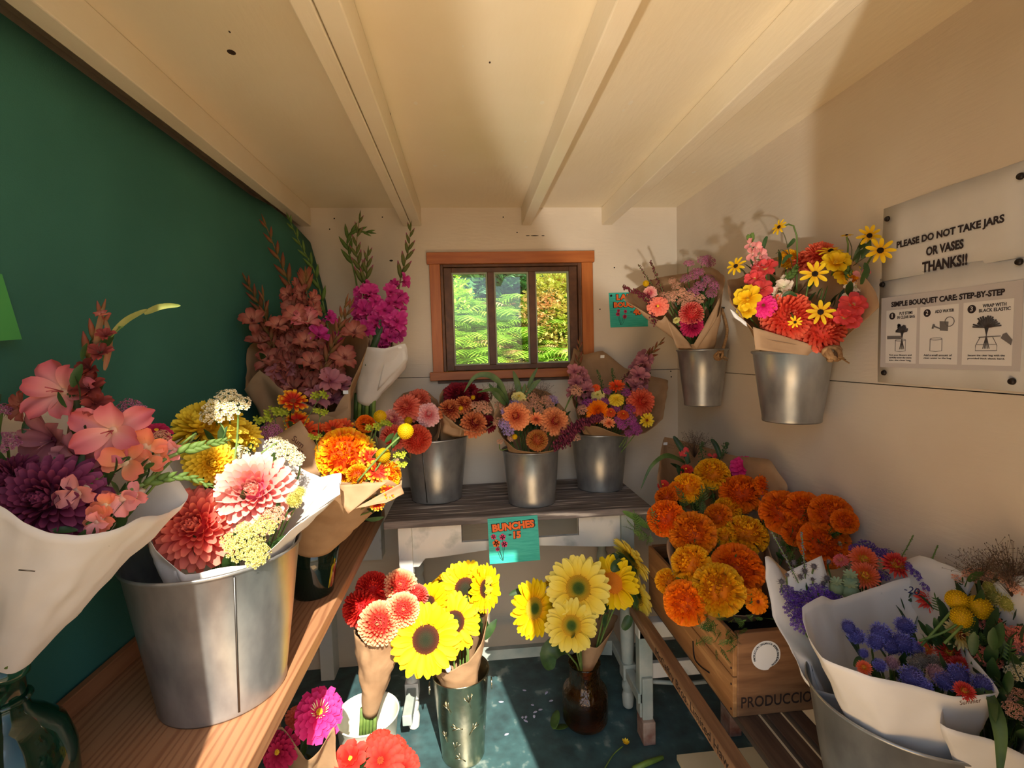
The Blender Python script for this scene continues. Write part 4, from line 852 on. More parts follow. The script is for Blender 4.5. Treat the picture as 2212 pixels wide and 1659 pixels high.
    def foliage(s, n, size, m=None, lo=.62, hi=.96, kind='leaf', jit=.010, name='foliage', tops=None):
        g = G(); src = tops or [p for p, f, r in s.pts]
        for i in range(n):
            p = s.base+(s.rnd.choice(src)-s.base)*(s.rnd.uniform(lo, hi)*(.91 if tops is None else 1))+Vector((s.rnd.gauss(0,jit), s.rnd.gauss(0,jit), s.rnd.gauss(0,jit))); d = ((p-s.base).normalized()+Vector((s.rnd.gauss(0,.38), s.rnd.gauss(0,.38), s.rnd.gauss(0,.3)))).normalized(); nn = d.cross(Vector((s.rnd.gauss(0,1), s.rnd.gauss(0,1), s.rnd.gauss(0,1)))).normalized(); L = size*s.rnd.uniform(.7, 1.3)
            if s.waist is not None and tops is None and math.hypot(p.x-s.waist[0][0], p.y-s.waist[0][1]) > s.waist[1]*.9+max(0, p.z-s.waist[0][2]-.03)*.9: continue
            if kind == 'leaf': petal(g, p, d, nn, L, L*.36, .6, .6, .3, -.15, nu=4)
            else:
                sd = d.cross(nn)
                for k in range(1, 6):
                    for sg in (-1, 1): petal(g, p+d*L*k/6, (d*.55+sd*sg*.85).normalized(), nn, L*.42*(1.15-k/8), L*.075, .5, .6, .2, -.1, nu=3)
                petal(g, p+d*L*.85, d, nn, L*.4, L*.08, nu=3); g.tube([p, p+d*L], .0008, 4)
        return put(name, g, m or LEAF, s.o)
    def wrap(s, rim, mat_, rb=.03, waist=None, rows=16, crk=.0048, bulge=0.0, k=6, closed=True, base=None, name='paper_wrap', smooth_=.45):
        """paper rolled round the stems: a loft from a small ring at the base to the cut edge (px, py, Y)"""
        b0 = Vector(base) if base is not None else s.base; s.waist = s.waist or waist
        R = [P(*t) for t in rim]; n = len(R); q = []
        rng = range(n) if closed else range(n-1)
        for i in rng:
            a, b = R[i], R[(i+1) % n]; pa = R[i-1] if (closed or i > 0) else a; pb = R[(i+2) % n] if (closed or i+2 < n) else b
            for j in range(k):
                t = j/k; ln_ = a.lerp(b, t); cr_ = 0.5*((2*a)+(b-pa)*t+(2*pa-5*a+4*b-pb)*t*t+(3*a-pa-3*b+pb)*t**3); q.append(ln_.lerp(cr_, smooth_))
        if not closed: q.append(R[-1])
        c = sum(q, Vector())/len(q); ax = (c-b0).normalized(); g = G(); rr = []
        for j in range(rows+1):
            f = j/rows; row = []
            for p in q:
                d = p-b0; rad = (d-ax*d.dot(ax)); rn = rad.normalized() if rad.length > 1e-5 else Vector((1,0,0)); v = (b0+rn*rb).lerp(p, f)
                if waist is not None:
                    wc, wr = Vector(waist[0]), waist[1]; st_ = b0+rn*rb; k_ = (wc.z-st_.z)/max(p.z-st_.z, .02)
                    if 0 < k_ < .97:
                        x_ = st_.lerp(p, k_); o_ = Vector((x_.x-wc.x, x_.y-wc.y, 0))
                        if o_.length > wr: x_ = Vector((wc.x, wc.y, wc.z))+o_.normalized()*wr
                        v = st_.lerp(x_, f/.4) if f < .4 else x_.lerp(p, (f-.4)/.6)
                v = v + rn*(bulge*math.sin(PI*f)) + rn*(crk*(1.2*noise.noise(v*13+Vector((s.base.x*9, 0, 0))) + 1.0*noise.noise(v*34) + 1.6*abs(noise.noise(v*19+Vector((3, s.base.y*7, 1)))) - .5)*min(1, 3*f)*(1 if f < 1 else .8)); row.append(v)
            rr.append(row)
        g.grid(rr, 0, closed); return put(name, g, mat_, s.o, solid=.0007)
    def sheetp(s, quad, mat_, name='paper_flap', n=8, crk=.004, bow=.01):
        """a folded paper corner: bilinear patch through four corner points (px, py, Y)"""
        a, b, c, d = [P(*t) for t in quad]; g = G(); rows = []; nn = (b-a).cross(d-a).normalized()
        for i in range(n+1):
            u = i/n; rows.append([(a.lerp(b, v_)).lerp(d.lerp(c, v_), u)+nn*(bow*math.sin(PI*u)*math.sin(PI*v_)+crk*noise.noise(Vector((u*3+a.x*9, v_*3, 0)))) for v_ in [j/n for j in range(n+1)]])
        g.grid(rows); return put(name, g, mat_, s.o, solid=.0007)
    def price(s, px, py, Y, w, body, ux=(1,0,0), uy=(0,-.3,1), d=.002):
        p = P(px, py, Y); k = w*mpp(p); M0 = frame(p, ux, uy); g = G(); g.add([M0@Vector((x*k, y*k*.7, d)) for x, y in ((-.5,-.5),(.5,-.5),(.5,.5),(-.5,.5))], [(0,1,2,3)]); o = put('price_label', g, PRICE, s.o, smooth=False)
        if body: text(body, M0@Matrix.Translation((0, 0, d+.0004)), k*.62, BLACK, o)
PAL2 = dict(amar=((0,(90,24,40)),(1,(130,50,60))), burgplume=((0,(90,30,50)),(1,(140,56,76))), ypg=((0,(130,150,40)),(1,(196,200,60))), greens=((0,(84,120,60)),(1,(150,180,90))), lavsp=((0,(96,90,110)),(1,(150,144,166))), heather=((0,(80,104,56)),(1,(110,130,80))))
# ================================================================== bouquets, left side
# front left: white paper, gladiolus and plum dahlia, standing in the green jug
b = Bunch('wrapped_bouquet', 'white-paper bouquet with pink gladiolus and plum dahlia, front left in the green jug', (-.688, .738, 1.0))
b.wrap([(-150,1070,.62),(0,1092,.655),(50,1128,.665),(105,1150,.68),(170,1157,.70),(235,1148,.73),(303,1116,.79),(345,1113,.85),(385,1095,.92),(410,1068,.95),(330,960,.97),(240,900,.97),(150,870,.95),(40,885,.88),(-60,880,.78),(-160,960,.68)], WPAPER, rb=.019, k=5)
g = G(); p = PZ(60, 1233, 1.10); q = P(60, 1233, .668); g.tube([P(40,1231,.664), P(76,1234,.672)], .0009, 5); put('staple', g, mat('staple_steel', S(120,112,100), metal=.8, rough=.4), b.o)
b.spike([(100,1120,.78),(140,1000,.80),(160,870,.82),(195,760,.82),(222,668,.82)], 'glad', 'glpink', 0, 60, f1=.72, budn=5, bud='red', budlen=.9)
for (px, py, r, c, f) in ((125,842,80,'glpink',(.1,-1,.3)), (238,930,88,'glpink',(.35,-1,.1)), (100,955,76,'glmauve',(-.2,-1,-.1)), (165,985,60,'glmauve',(.1,-1,0)), (40,880,40,'glbrown',(-.5,-1,.2)), (190,835,40,'glwither',(.2,-1,.6)), (187,795,34,'glwither',(-.3,-.9,.7)), (215,760,28,'glwither',(.4,-.8,.8)), (228,722,22,'glwither',(.3,-.7,.9)), (220,678,18,'glbrown',(.1,-.4,1)), (205,870,34,'glwither',(.6,-.8,.3))): b.fl('glad', c, px, py, .80, r, f=f, stem=False)
b.sprig([(222,780,.82),(236,735,.82),(262,706,.82)], 6, 3, 'greens')
for q in ([(205,770,.81),(212,720,.81),(222,664,.81)], [(226,800,.82),(236,740,.82),(228,690,.82)]): b.leaf(q, 13, mat('bud_brown', S(150,96,66), S(130,120,66), rough=.6, scale=30, trans=.2), name='bud')
for q in ([(240,722,.82),(275,690,.82),(318,668,.82)], [(312,678,.82),(350,662,.82),(390,660,.82)], [(316,674,.82),(340,664,.82),(356,658,.82)]): b.leaf(q, 13, mat('bud_green', S(150,150,80), S(120,132,60), rough=.6, scale=30, trans=.2), name='bud')
b.fl('dahlia', 'plum', 92, 1078, .74, 100, f=(.15,-.9,.35)); b.fl('dahlia', 'plum', 10, 1035, .76, 60, f=(-.3,-.9,.4))
b.many('snap', 'snpeach', [(268,1000,48,.80),(310,965,42,.83),(318,1000,34,.82),(340,985,30,.84),(215,1120,34,.745),(225,1092,30,.75)], .8, f=(.25,-.9,.1))
b.many('snap', 'snpink', [(165,1068,44,.74),(260,1082,44,.76),(205,1130,30,.735),(292,1070,30,.78),(375,972,26,.86)], .76, f=(.1,-.95,-.1))
for q, n in (([(190,1135,.74),(250,1075,.77),(330,1040,.80),(400,1030,.83),(455,1050,.84)], 9), ([(330,1010,.83),(370,985,.85),(430,965,.87),(488,952,.88)], 7)):
    b.spike(q, 'snap', 'snpeach', 0, 28, f1=.45, budn=n+4, budlen=1.0, name='snapdragon')
b.many('clus', 'mauvest', [(195,985,24,.84),(222,1020,26,.82),(185,1020,24,.82),(285,878,31,.93),(5,880,26,.80),(12,950,28,.78)], .82)
b.fl('zin', 'dmag', 338, 928, .95, 32); b.fl('gail', 'gold', 300, 945, .93, 34); b.fl('clus', 'peachst', 352, 942, .93, 20)
b.foliage(60, .034, lo=.9, hi=1.04)
# big bucket: white paper, pink and coral dahlias
b = Bunch('wrapped_bouquet', 'white-paper bouquet of pink and coral dahlias in the large bucket on the shelf', (-.535, 1.05, .80))
b.wrap([(298,1124,.945),(335,1188,.93),(398,1242,.925),(470,1228,.925),(555,1214,.93),(640,1135,.97),(732,1068,1.02),(738,1022,1.09),(690,1030,1.17),(630,1000,1.22),(575,955,1.25),(528,908,1.28),(470,900,1.29),(390,930,1.27),(320,1010,1.16)], WPAPER, rb=.045, waist=((BIGC[0],BIGC[1],1.062),.150), k=6)
b.sheetp([(640,1130,.975),(735,1068,1.01),(731,1022,1.03),(700,1055,1.02)], WPAPER, bow=.004)
b.fl('dahlia', 'pink', 546, 1058, 1.02, 88, f=(.22,-.85,.42), var=0); b.fl('dahlia', 'coral', 420, 1136, .99, 92, f=(.2,-.85,.40), var=1)
b.fl('dahlia', 'yellow', 432, 912, 1.14, 74, f=(-.1,-.7,.75)); b.fl('dahlia', 'yellow', 458, 1002, 1.06, 52, f=(.5,-.8,.2)); b.fl('dahlia', 'yellow', 520, 935, 1.2, 40)
b.many('clus', 'cream', [(478,880,36,1.10),(508,868,34,1.11),(455,892,28,1.10),(490,850,26,1.12),(598,962,30,1.11),(622,975,30,1.10),(640,990,20,1.10),(520,975,22,1.14)], 1.1)
b.many('clus', 'ypale', [(545,1160,34,.95),(520,1185,32,.94),(560,1190,30,.935),(575,1130,30,.97),(550,1205,24,.93),(500,1165,26,.95),(530,1140,22,.96)], .95)
b.many('fluff', 'ypale', [(636,1078,22,1.0),(648,1062,16,1.02)], 1.0); b.many('clus', 'peachst', [(590,1110,26,.99),(470,1090,20,1.03),(430,965,24,1.1)], 1.0)
for q in ([(560,1030,1.05),(590,1000,1.09),(610,975,1.1)], [(560,1035,1.05),(540,1000,1.08),(600,955,1.11)], [(505,1000,1.08),(512,950,1.1),(515,885,1.11)], [(490,960,1.1),(480,920,1.1),(450,895,1.1)]):
    g = G(); g.tube(spline([P(*t) for t in q], 5), .0022, 6); put('stem', g, STEM, b.o)
b.foliage(70, .045, lo=.8, hi=.99)
# kraft bouquet behind it
b = Bunch('wrapped_bouquet', 'kraft-paper bouquet with a bright orange marigold and yellow craspedia behind the large bucket', (-.470, 1.43, .925))
b.wrap([(562,1000,1.235),(700,1035,1.18),(745,1043,1.17),(840,1038,1.16),(868,1052,1.19),(860,985,1.3),(800,930,1.42),(700,895,1.5),(600,900,1.48),(545,950,1.38)], KRAFT, rb=.072, k=6)
b.sheetp([(580,952,1.262),(650,908,1.262),(722,1026,1.20),(640,1030,1.22)], KRAFT, bow=-.006, crk=.003)
b.sheetp([(762,1100,1.14),(865,1045,1.175),(873,1066,1.18),(835,1085,1.15)], KRAFT, bow=.004)
b.sheetp([(735,1048,1.155),(838,1040,1.152),(752,1110,1.135),(738,1090,1.14)], KRAFT, bow=.004)
for i, w_ in enumerate(('Sum', 'mer')):
    M0 = frame(P(649-1*i, 953+14*i, 1.230-.006*i), (.74,-.12,-.64), (.62,-.1,.76)); text(w_, M0@Matrix.Translation((0,0,.012)), .020, mat('stamp_ink', S(92,58,42), rough=.8), b.o, off=.0003)
b.fl('mari', 'goldred', 741, 978, 1.22, 60, f=(.1,-.85,.45)); b.fl('mari', 'goldred', 838, 1028, 1.19, 32, f=(.5,-.8,.1)); b.fl('mari', 'dorange', 792, 912, 1.36, 20); b.fl('mari', 'goldred', 772, 1030, 1.17, 24, f=(.1,-.9,-.2))
b.many('crasp', 'crasp', [(877,930,18,1.16),(829,982,16.5,1.17),(822,898,14.5,1.33)], 1.2, stem=False)
for q in ([(772,1040,1.16),(830,975,1.155),(870,938,1.162)], [(790,1040,1.17),(815,1010,1.168),(826,992,1.17)], [(800,960,1.33),(815,925,1.33),(821,908,1.33)]):
    g = G(); g.tube(spline([P(*t) for t in q], 5), .0024, 7); put('stem', g, STEM, b.o)
b.many('gail', 'redyel', [(634,862,34,1.36),(817,1018,30,1.165),(800,985,26,1.2),(640,905,30,1.35),(775,930,24,1.36),(842,1062,22,1.17),(815,1088,18,1.16)], 1.3)
b.many('gail', 'orred', [(660,925,30,1.34),(720,922,28,1.38),(745,920,26,1.40),(690,930,26,1.38)], 1.35); b.many('daisy', 'yellow', [(790,960,24,1.28)], 1.28); b.fl('clus', 'mauvest', 585, 930, 1.3, 26)
for q, r in (([(640,960,1.3),(618,920,1.3),(608,893,1.3)], 20), ([(650,930,1.33),(672,890,1.33),(692,856,1.33)], 22), ([(690,960,1.31),(688,920,1.31),(694,893,1.31)], 18), ([(796,970,1.25),(802,940,1.25),(806,926,1.25)], 18), ([(815,960,1.26),(812,930,1.26),(832,918,1.26)], 18), ([(840,1000,1.18),(855,990,1.18),(864,985,1.18)], 16), ([(850,1010,1.18),(862,1005,1.18),(868,1004,1.18)], 14), ([(690,990,1.22),(685,960,1.22),(682,945,1.22)], 16), ([(575,960,1.3),(572,930,1.3),(570,908,1.3)], 22), ([(600,930,1.32),(594,905,1.32),(588,888,1.32)], 18)): b.sprig(q, r)
b.foliage(90, .04, lo=.8, hi=.98)
# brownish pink gladioli
b = Bunch('wrapped_bouquet', 'kraft-paper bouquet of tall brownish pink gladioli against the green fabric', (-.60, 1.86, .80))
b.wrap([(528,842,1.60),(560,800,1.585),(622,852,1.585),(700,890,1.59),(752,880,1.63),(760,828,1.66),(800,732,1.74),(740,700,1.95),(640,690,2.0),(540,745,1.93),(532,800,1.72)], KRAFT, rb=.045, waist=((GLV[0],GLV[1],1.012),.068), k=6)
b.sheetp([(700,930,1.62),(758,905,1.64),(757,835,1.64),(735,865,1.625)], KRAFT, bow=.003); b.price(747, 847, 1.63, 11, '', uy=(.2,0,1))
S_ = lambda L, n, r=34, **k: b.spike(L, 'glad', k.pop('c', 'glbrown'), n, r, bud='red', budn=k.pop('budn', 8), budlen=1.15, f1=k.pop('f1', .62), f0=k.pop('f0', .18), **k)
S_([(660,900,1.68),(655,760,1.76),(635,640,1.80),(603,560,1.82),(571,478,1.82)], 12, f1=.55, budn=9); S_([(640,900,1.68),(600,760,1.75),(575,690,1.78),(530,602,1.80)], 10)
S_([(690,900,1.66),(680,780,1.74),(665,660,1.78),(660,590,1.80)], 13, f1=.8); S_([(650,900,1.66),(640,780,1.74),(628,700,1.78),(622,632,1.80)], 12, f1=.72, budn=6)
S_([(700,900,1.66),(715,790,1.74),(735,715,1.78),(760,655,1.80)], 6, f1=.4, budn=9); S_([(690,910,1.66),(700,800,1.70),(725,730,1.70),(748,650,1.70)], 0, f1=.3, budn=10)
S_([(620,890,1.66),(600,780,1.72),(580,720,1.72),(568,632,1.72)], 4, f1=.4, budn=9)
b.spike([(720,800,1.85),(705,690,1.88),(680,590,1.9),(650,530,1.9),(624,472,1.9)], 'glad', 'glmag', 4, 26, bud='green', f0=.1, f1=.3, budn=12, budlen=1.2)
for (px, py, r, c) in ((663,688,36,'glpink'),(660,735,32,'glbrown'),(672,780,34,'glbrown'),(650,830,40,'glmauve'),(715,820,36,'glmauve'),(690,855,34,'glmauve'),(610,805,36,'glmauve'),(580,775,36,'glbrown'),(545,690,34,'glbrown'),(560,735,34,'glbrown'),(640,680,30,'glbrown'),(745,770,34,'glbrown'),(765,715,32,'glbrown'),(690,720,30,'glmag'),(720,860,30,'glmauve'),(600,700,30,'glbrown'),(660,870,30,'glmauve'),(740,830,28,'glmauve')): b.fl('glad', c, px, py, 1.66+.06*b.rnd.random(), r, stem=False)
b.foliage(60, .06, lo=.7, hi=.95)
# magenta gladioli in white paper
b = Bunch('wrapped_bouquet', 'white-paper bunch of magenta gladioli in the tall black vase by the back wall', (-.445, 2.09, 1.10))
b.wrap([(786,750,1.88),(832,753,1.86),(875,742,1.88),(882,776,1.92),(872,800,2.0),(845,735,2.14),(795,732,2.1),(770,790,1.97)], WPAPER, rb=.036, base=P(788,866,2.05), k=6, crk=.0035)
b.sheetp([(838,752,1.868),(872,744,1.885),(878,776,1.90),(815,845,1.98)], WPAPER, bow=.006); b.price(864, 750, 1.880, 7, '')
for k, px in enumerate((768, 776, 784, 792, 800, 806)):
    g = G(); g.tube([P(px, 905, 2.05), P(px+2, 850, 2.02)], .009, 8); put('stem', g, STEM if k % 2 else LEAF, b.o)
Z_ = lambda L, n, r=26, **k: b.spike(L, 'glad', 'glmag', n, r, bud=k.pop('bud', 'mag'), budn=k.pop('budn', 9), budlen=1.25, f1=k.pop('f1', .55), f0=k.pop('f0', .1), **k)
Z_([(800,760,1.98),(790,690,1.99),(782,600,2.0),(770,540,2.02),(777,468,2.04)], 10, f1=.48, budn=10); Z_([(845,760,1.98),(850,690,1.98),(866,600,2.0),(882,540,2.02),(887,490,2.04)], 10, f1=.5, budn=9)
Z_([(780,690,2.0),(768,600,2.02),(750,525,2.04),(764,500,2.04),(798,502,2.05)], 0, f1=.35, budn=11, bud='green'); Z_([(790,700,1.98),(790,640,1.99),(792,590,2.0),(795,545,2.0)], 2, f1=.5, budn=6)
for (px, py, r) in ((800,630,26),(789,668,28),(845,628,22),(855,650,26),(832,668,28),(858,692,30),(790,712,26),(843,725,26),(815,690,26),(825,740,20),(812,650,20)): b.fl('glad', 'glmag', px, py, 1.93, r, stem=False)
for q in ([(800,760,1.93),(815,720,1.93),(822,690,1.93)], [(790,790,1.92),(812,740,1.91),(826,705,1.92)]): b.leaf(q, 12)
# ================================================================== bouquets, back table
b = Bunch('wrapped_bouquet', 'kraft bouquet of coral dahlias with one pale pink, left half of the left table bucket', (B1C[0]-.03, B1C[1]-.01, .86))
b.wrap([(852,915,1.95),(872,955,1.99),(925,962,1.99),(948,945,1.98),(953,900,2.02),(944,864,2.08),(912,840,2.14),(870,850,2.16),(850,875,2.08)], KRAFT, rb=.03, waist=((B1C[0]-.05,B1C[1],1.096),.075), k=5)
b.fl('dahlia', 'salmon', 876, 877, 1.98, 32, f=(-.2,-.9,.5)); b.fl('dahlia', 'salmon', 905, 859, 2.03, 28); b.fl('dahlia', 'lightpink', 926, 894, 1.97, 27, f=(.15,-.9,.3)); b.fl('ball', 'deepcoral', 899, 947, 1.90, 31, f=(0,-.9,.3)); b.fl('ball', 'salmon', 850, 940, 1.92, 28); b.fl('dahlia', 'pink', 846, 905, 1.97, 28)
b.fl('crasp', 'crasp', 882, 908, 1.95, 9); b.foliage(80, .035, lo=.78, hi=1.0)
b = Bunch('wrapped_bouquet', 'kraft bouquet of burgundy and orange dahlias, right half of the left table bucket', (B1C[0]+.045, B1C[1]-.01, .86))
b.wrap([(952,884,1.96),(962,898,1.93),(998,926,1.905),(1035,934,1.90),(1072,912,1.95),(1062,870,2.05),(1020,842,2.12),(975,848,2.12),(956,842,2.06),(948,868,2.0)], KRAFT, rb=.03, waist=((B1C[0]+.06,B1C[1],1.096),.070), k=5)
b.sheetp([(958,900,1.94),(998,925,1.91),(995,943,1.93),(958,936,1.95)], KRAFT, crk=.008, bow=.008)
b.many('dahlia', 'burg', [(990,850,32,2.03),(1037,856,22,2.0),(1056,911,20,1.96),(1010,842,24,2.06)], 2.0); b.many('dahlia', 'burgor', [(972,880,26,1.97),(1003,868,21,1.98),(1026,911,30,1.92)], 1.97)
b.many('clus', 'peachst', [(1030,877,16,1.94),(1044,872,14,1.95),(1053,884,14,1.94),(1080,876,14,1.96)], 1.95); b.many('crasp', 'crasp', [(1022,858,5,1.95),(996,881,5,1.94)], 1.95); b.foliage(120, .034, lo=.78, hi=1.0)
b = Bunch('wrapped_bouquet', 'kraft bouquet of peach dahlias and lavender statice in the middle table bucket', (B2C[0], B2C[1], .86))
b.wrap([(1066,900,1.88),(1086,945,1.84),(1116,972,1.825),(1160,978,1.825),(1205,970,1.83),(1243,945,1.88),(1235,905,1.98),(1190,850,2.07),(1130,835,2.09),(1082,860,2.0)], KRAFT, rb=.03, waist=((B2C[0],B2C[1],1.049),.108), k=5)
b.fl('dahlia', 'peach', 1114, 898, 1.85, 31, f=(-.15,-.95,.25)); b.fl('dahlia', 'peach', 1200, 909, 1.86, 32, f=(.05,-.95,.25)); b.fl('ball', 'tan', 1162, 948, 1.82, 23, f=(.1,-.85,.5)); b.fl('daisy', 'peach', 1159, 904, 1.87, 20); b.fl('zin', 'ypale', 1121, 855, 1.95, 17)
b.many('clus', 'peachst', [(1143,838,14,1.99),(1152,856,16,1.96),(1135,876,16,1.92),(1160,872,17,1.93),(1178,862,15,1.96),(1186,874,14,1.95),(1245,940,14,1.86),(1074,910,12,1.88),(1128,868,12,1.93),(1150,885,14,1.90),(1168,888,12,1.91),(1246,842,17,1.97)], 1.95)
b.many('clus', 'lav', [(1089,912,17,1.85),(1098,929,15,1.84),(1195,862,15,1.97),(1110,868,16,1.94),(1180,894,10,1.9),(1092,890,12,1.88)], 1.9); b.many('clus', 'snpink' if False else 'peachst', [(1080,953,8,1.84),(1104,945,10,1.84)], 1.84)
b.fl('crasp', 'crasp', 1112, 943, 1.83, 6)
b.plume([(1205,965,1.83),(1235,930,1.84),(1265,912,1.85),(1300,900,1.86)], 22, 'burgplume', 420); b.plume([(1195,965,1.83),(1225,950,1.83),(1245,930,1.84)], 18, 'burgplume', 200)
g = G(); g.tube(spline([P(*t) for t in ((1215,900,1.9),(1228,870,1.95),(1243,846,1.97))], 5), .0015, 6); put('stem', g, STEM, b.o)
b.blade([(1098,870,1.95),(1082,830,1.93),(1055,810,1.92),(1025,815,1.92),(1002,848,1.92)], 14); b.blade([(1098,872,1.95),(1078,845,1.92),(1058,842,1.90),(1030,848,1.88)], 9)
b.blade([(1092,875,1.95),(1070,850,1.93),(1056,828,1.93)], 13); b.blade([(1090,872,1.95),(1080,840,1.95),(1078,825,1.95)], 16)
b.blade([(1122,860,1.97),(1118,830,1.98),(1108,800,1.98)], 15); b.blade([(1135,860,1.97),(1148,820,1.99),(1162,793,2.0)], 10); b.blade([(1140,850,1.97),(1155,830,1.97),(1168,820,1.97)], 12); b.blade([(1125,860,1.97),(1132,840,1.98),(1134,828,1.98)], 9)
b.airy(1100, 845, 1.99, 28); b.airy(1165, 840, 1.99, 24); b.airy(1060, 840, 1.97, 20, 40); b.foliage(190, .034, lo=.78, hi=1.0)
b = Bunch('wrapped_bouquet', 'kraft bouquet of orange dahlias and mauve gladioli in the right table bucket', (B3C[0]+.02, B3C[1]-.01, .87))
b.wrap([(1238,870,1.98),(1260,915,1.93),(1292,922,1.92),(1350,943,1.92),(1395,935,1.95),(1432,905,2.0),(1440,865,2.08),(1443,822,2.17),(1405,812,2.2),(1350,795,2.235),(1302,758,2.25),(1262,766,2.25),(1240,752,2.24),(1230,790,2.2),(1228,830,2.1)], KRAFT, rb=.035, waist=((B3C[0],B3C[1],1.081),.118), k=5)
b.price(1301, 770, 2.225, 9, '')
b.spike([(1275,880,2.06),(1255,830,2.08),(1250,790,2.1),(1252,735,2.12)], 'glad', 'glmauve', 9, 22, bud='red', f0=.05, f1=.62, budn=7); b.spike([(1370,880,2.05),(1378,820,2.07),(1390,780,2.09),(1405,765,2.1),(1430,736,2.1)], 'glad', 'glmauve', 9, 24, bud='red', f0=.1, f1=.62, budn=6)
for (px, py, r) in ((1241,800,20),(1245,825,22),(1268,838,20),(1380,808,26),(1372,832,22),(1388,780,18),(1236,845,18)): b.fl('glad', 'glmauve', px, py, 2.02, r, stem=False)
b.fl('dahlia', 'deepcoral', 1389, 866, 1.98, 31, f=(.05,-.95,.25)); b.fl('dahlia', 'orange', 1292, 888, 1.96, 25, f=(-.1,-.95,.2)); b.fl('daisy', 'orred', 1332, 832, 2.03, 19); b.fl('zin', 'yellow', 1331, 860, 1.99, 19); b.fl('zin', 'ypale', 1291, 852, 2.02, 16, c='green'); b.fl('gail', 'yellow', 1399, 908, 1.93, 18, f=(.1,-1,.1))
b.many('zin', 'orred', [(1320,889,13,1.95),(1347,893,14,1.95),(1288,836,10,2.03)], 1.95); b.fl('daisy', 'peach', 1316, 913, 1.93, 14); b.many('clus', 'peachst', [(1256,884,14,1.97),(1300,905,12,1.94)], 1.97)
b.many('clus', 'magst', [(1285,868,14,2.0),(1305,866,14,2.0),(1360,882,15,1.97),(1364,905,16,1.95),(1376,928,14,1.93),(1354,846,14,2.02),(1312,842,13,2.03),(1338,905,14,1.95),(1345,917,13,1.94),(1358,935,10,1.92),(1268,868,14,2.0),(1330,880,12,1.98),(1372,918,14,1.94)], 1.97)
for q in ([(1305,860,2.08),(1298,825,2.1),(1290,798,2.11)], [(1325,850,2.08),(1325,820,2.1),(1322,795,2.11)]): b.plume(q, 9, 'heather', 90, 'heather_spike')
b.plume([(1335,840,2.06),(1350,815,2.08),(1365,798,2.09)], 9, 'burgplume', 90, 'celosia_spike'); b.foliage(180, .034, lo=.78, hi=1.0)
# ================================================================== bouquets on the right wall
b = Bunch('wrapped_bouquet', 'small kraft bouquet with peach dahlia and amaranth in the small wall bucket', (W1C[0], W1C[1], 1.30))
b.wrap([(1348,648,1.70),(1425,692,1.73),(1437,682,1.72),(1462,715,1.74),(1488,744,1.76),(1512,738,1.76),(1535,705,1.74),(1556,675,1.74),(1562,625,1.78),(1565,595,1.86),(1530,575,1.95),(1480,590,1.97),(1420,600,1.92),(1375,622,1.82)], KRAFT, rb=.03, waist=((W1C[0],W1C[1],1.437),.088), k=5)
b.sheetp([(1437,682,1.715),(1490,742,1.75),(1496,752,1.745),(1462,752,1.735)], KRAFT, bow=.004); b.sheetp([(1505,755,1.75),(1548,690,1.735),(1556,640,1.74),(1498,745,1.748)], KRAFT, bow=.008)
b.fl('zin', 'salmon', 1421, 661, 1.70, 24, f=(-.35,-.9,.05)); b.fl('ball', 'coral', 1497, 674, 1.74, 26, f=(0,-.9,.35)); b.fl('dahlia', 'dmag', 1499, 704, 1.745, 26, f=(0,-.9,-.1)); b.fl('dahlia', 'pink', 1403, 631, 1.74, 15, f=(-.5,-.8,.2)); b.fl('crasp', 'crasp', 1395, 611, 1.75, 7)
b.plume([(1420,665,1.72),(1390,640,1.73),(1345,618,1.74)], 15, 'amar', 150); b.plume([(1440,650,1.76),(1420,600,1.78),(1405,563,1.79)], 10, 'amar', 110); b.plume([(1436,655,1.77),(1405,610,1.79),(1378,570,1.80)], 8, 'amar', 90); b.plume([(1415,700,1.72),(1410,680,1.72),(1412,665,1.72)], 12, 'amar', 80)
b.many('clus', 'mauvest', [(1500,590,17,1.82),(1488,566,13,1.85),(1520,560,15,1.86),(1534,565,14,1.86),(1496,630,16,1.79),(1512,615,16,1.80),(1530,600,15,1.83),(1545,615,15,1.80),(1480,600,13,1.83),(1537,632,14,1.78),(1510,585,14,1.84),(1528,555,11,1.86)], 1.8)
b.many('clus', 'peachst', [(1450,638,16,1.76),(1470,628,16,1.78),(1486,640,16,1.77),(1460,615,12,1.8),(1508,645,15,1.77),(1432,640,13,1.75),(1475,650,14,1.76),(1452,605,10,1.82)], 1.78); b.fl('zin', 'ypale', 1460, 690, 1.74, 9, c='green'); b.foliage(110, .035, lo=.68, hi=.97)
b = Bunch('wrapped_bouquet', 'large kraft bouquet with coral dahlias and black-eyed susans in the larger wall bucket', (W2C[0], W2C[1], 1.30))
b.wrap([(1575,652,1.19),(1600,685,1.175),(1622,708,1.17),(1640,728,1.17),(1705,742,1.165),(1765,752,1.165),(1830,725,1.14),(1901,664,1.11),(1885,620,1.2),(1840,560,1.34),(1760,540,1.42),(1660,560,1.46),(1600,600,1.40),(1570,606,1.30)], KRAFT, rb=.03, waist=((W2C[0],W2C[1],1.429),.094), k=5)
b.sheetp([(1626,706,1.165),(1765,748,1.16),(1745,768,1.165),(1632,755,1.17)], KRAFT, bow=.006)
b.sheetp([(1577,668,1.165),(1612,696,1.16),(1614,706,1.165),(1585,685,1.17)], WPAPER, 'folded_tag', bow=.002)
b.fl('ball', 'deepcoral', 1706, 680, 1.17, 52, f=(-.3,-.92,.2)); b.fl('ball', 'deepcoral', 1782, 708, 1.15, 50, f=(-.1,-.92,.1))
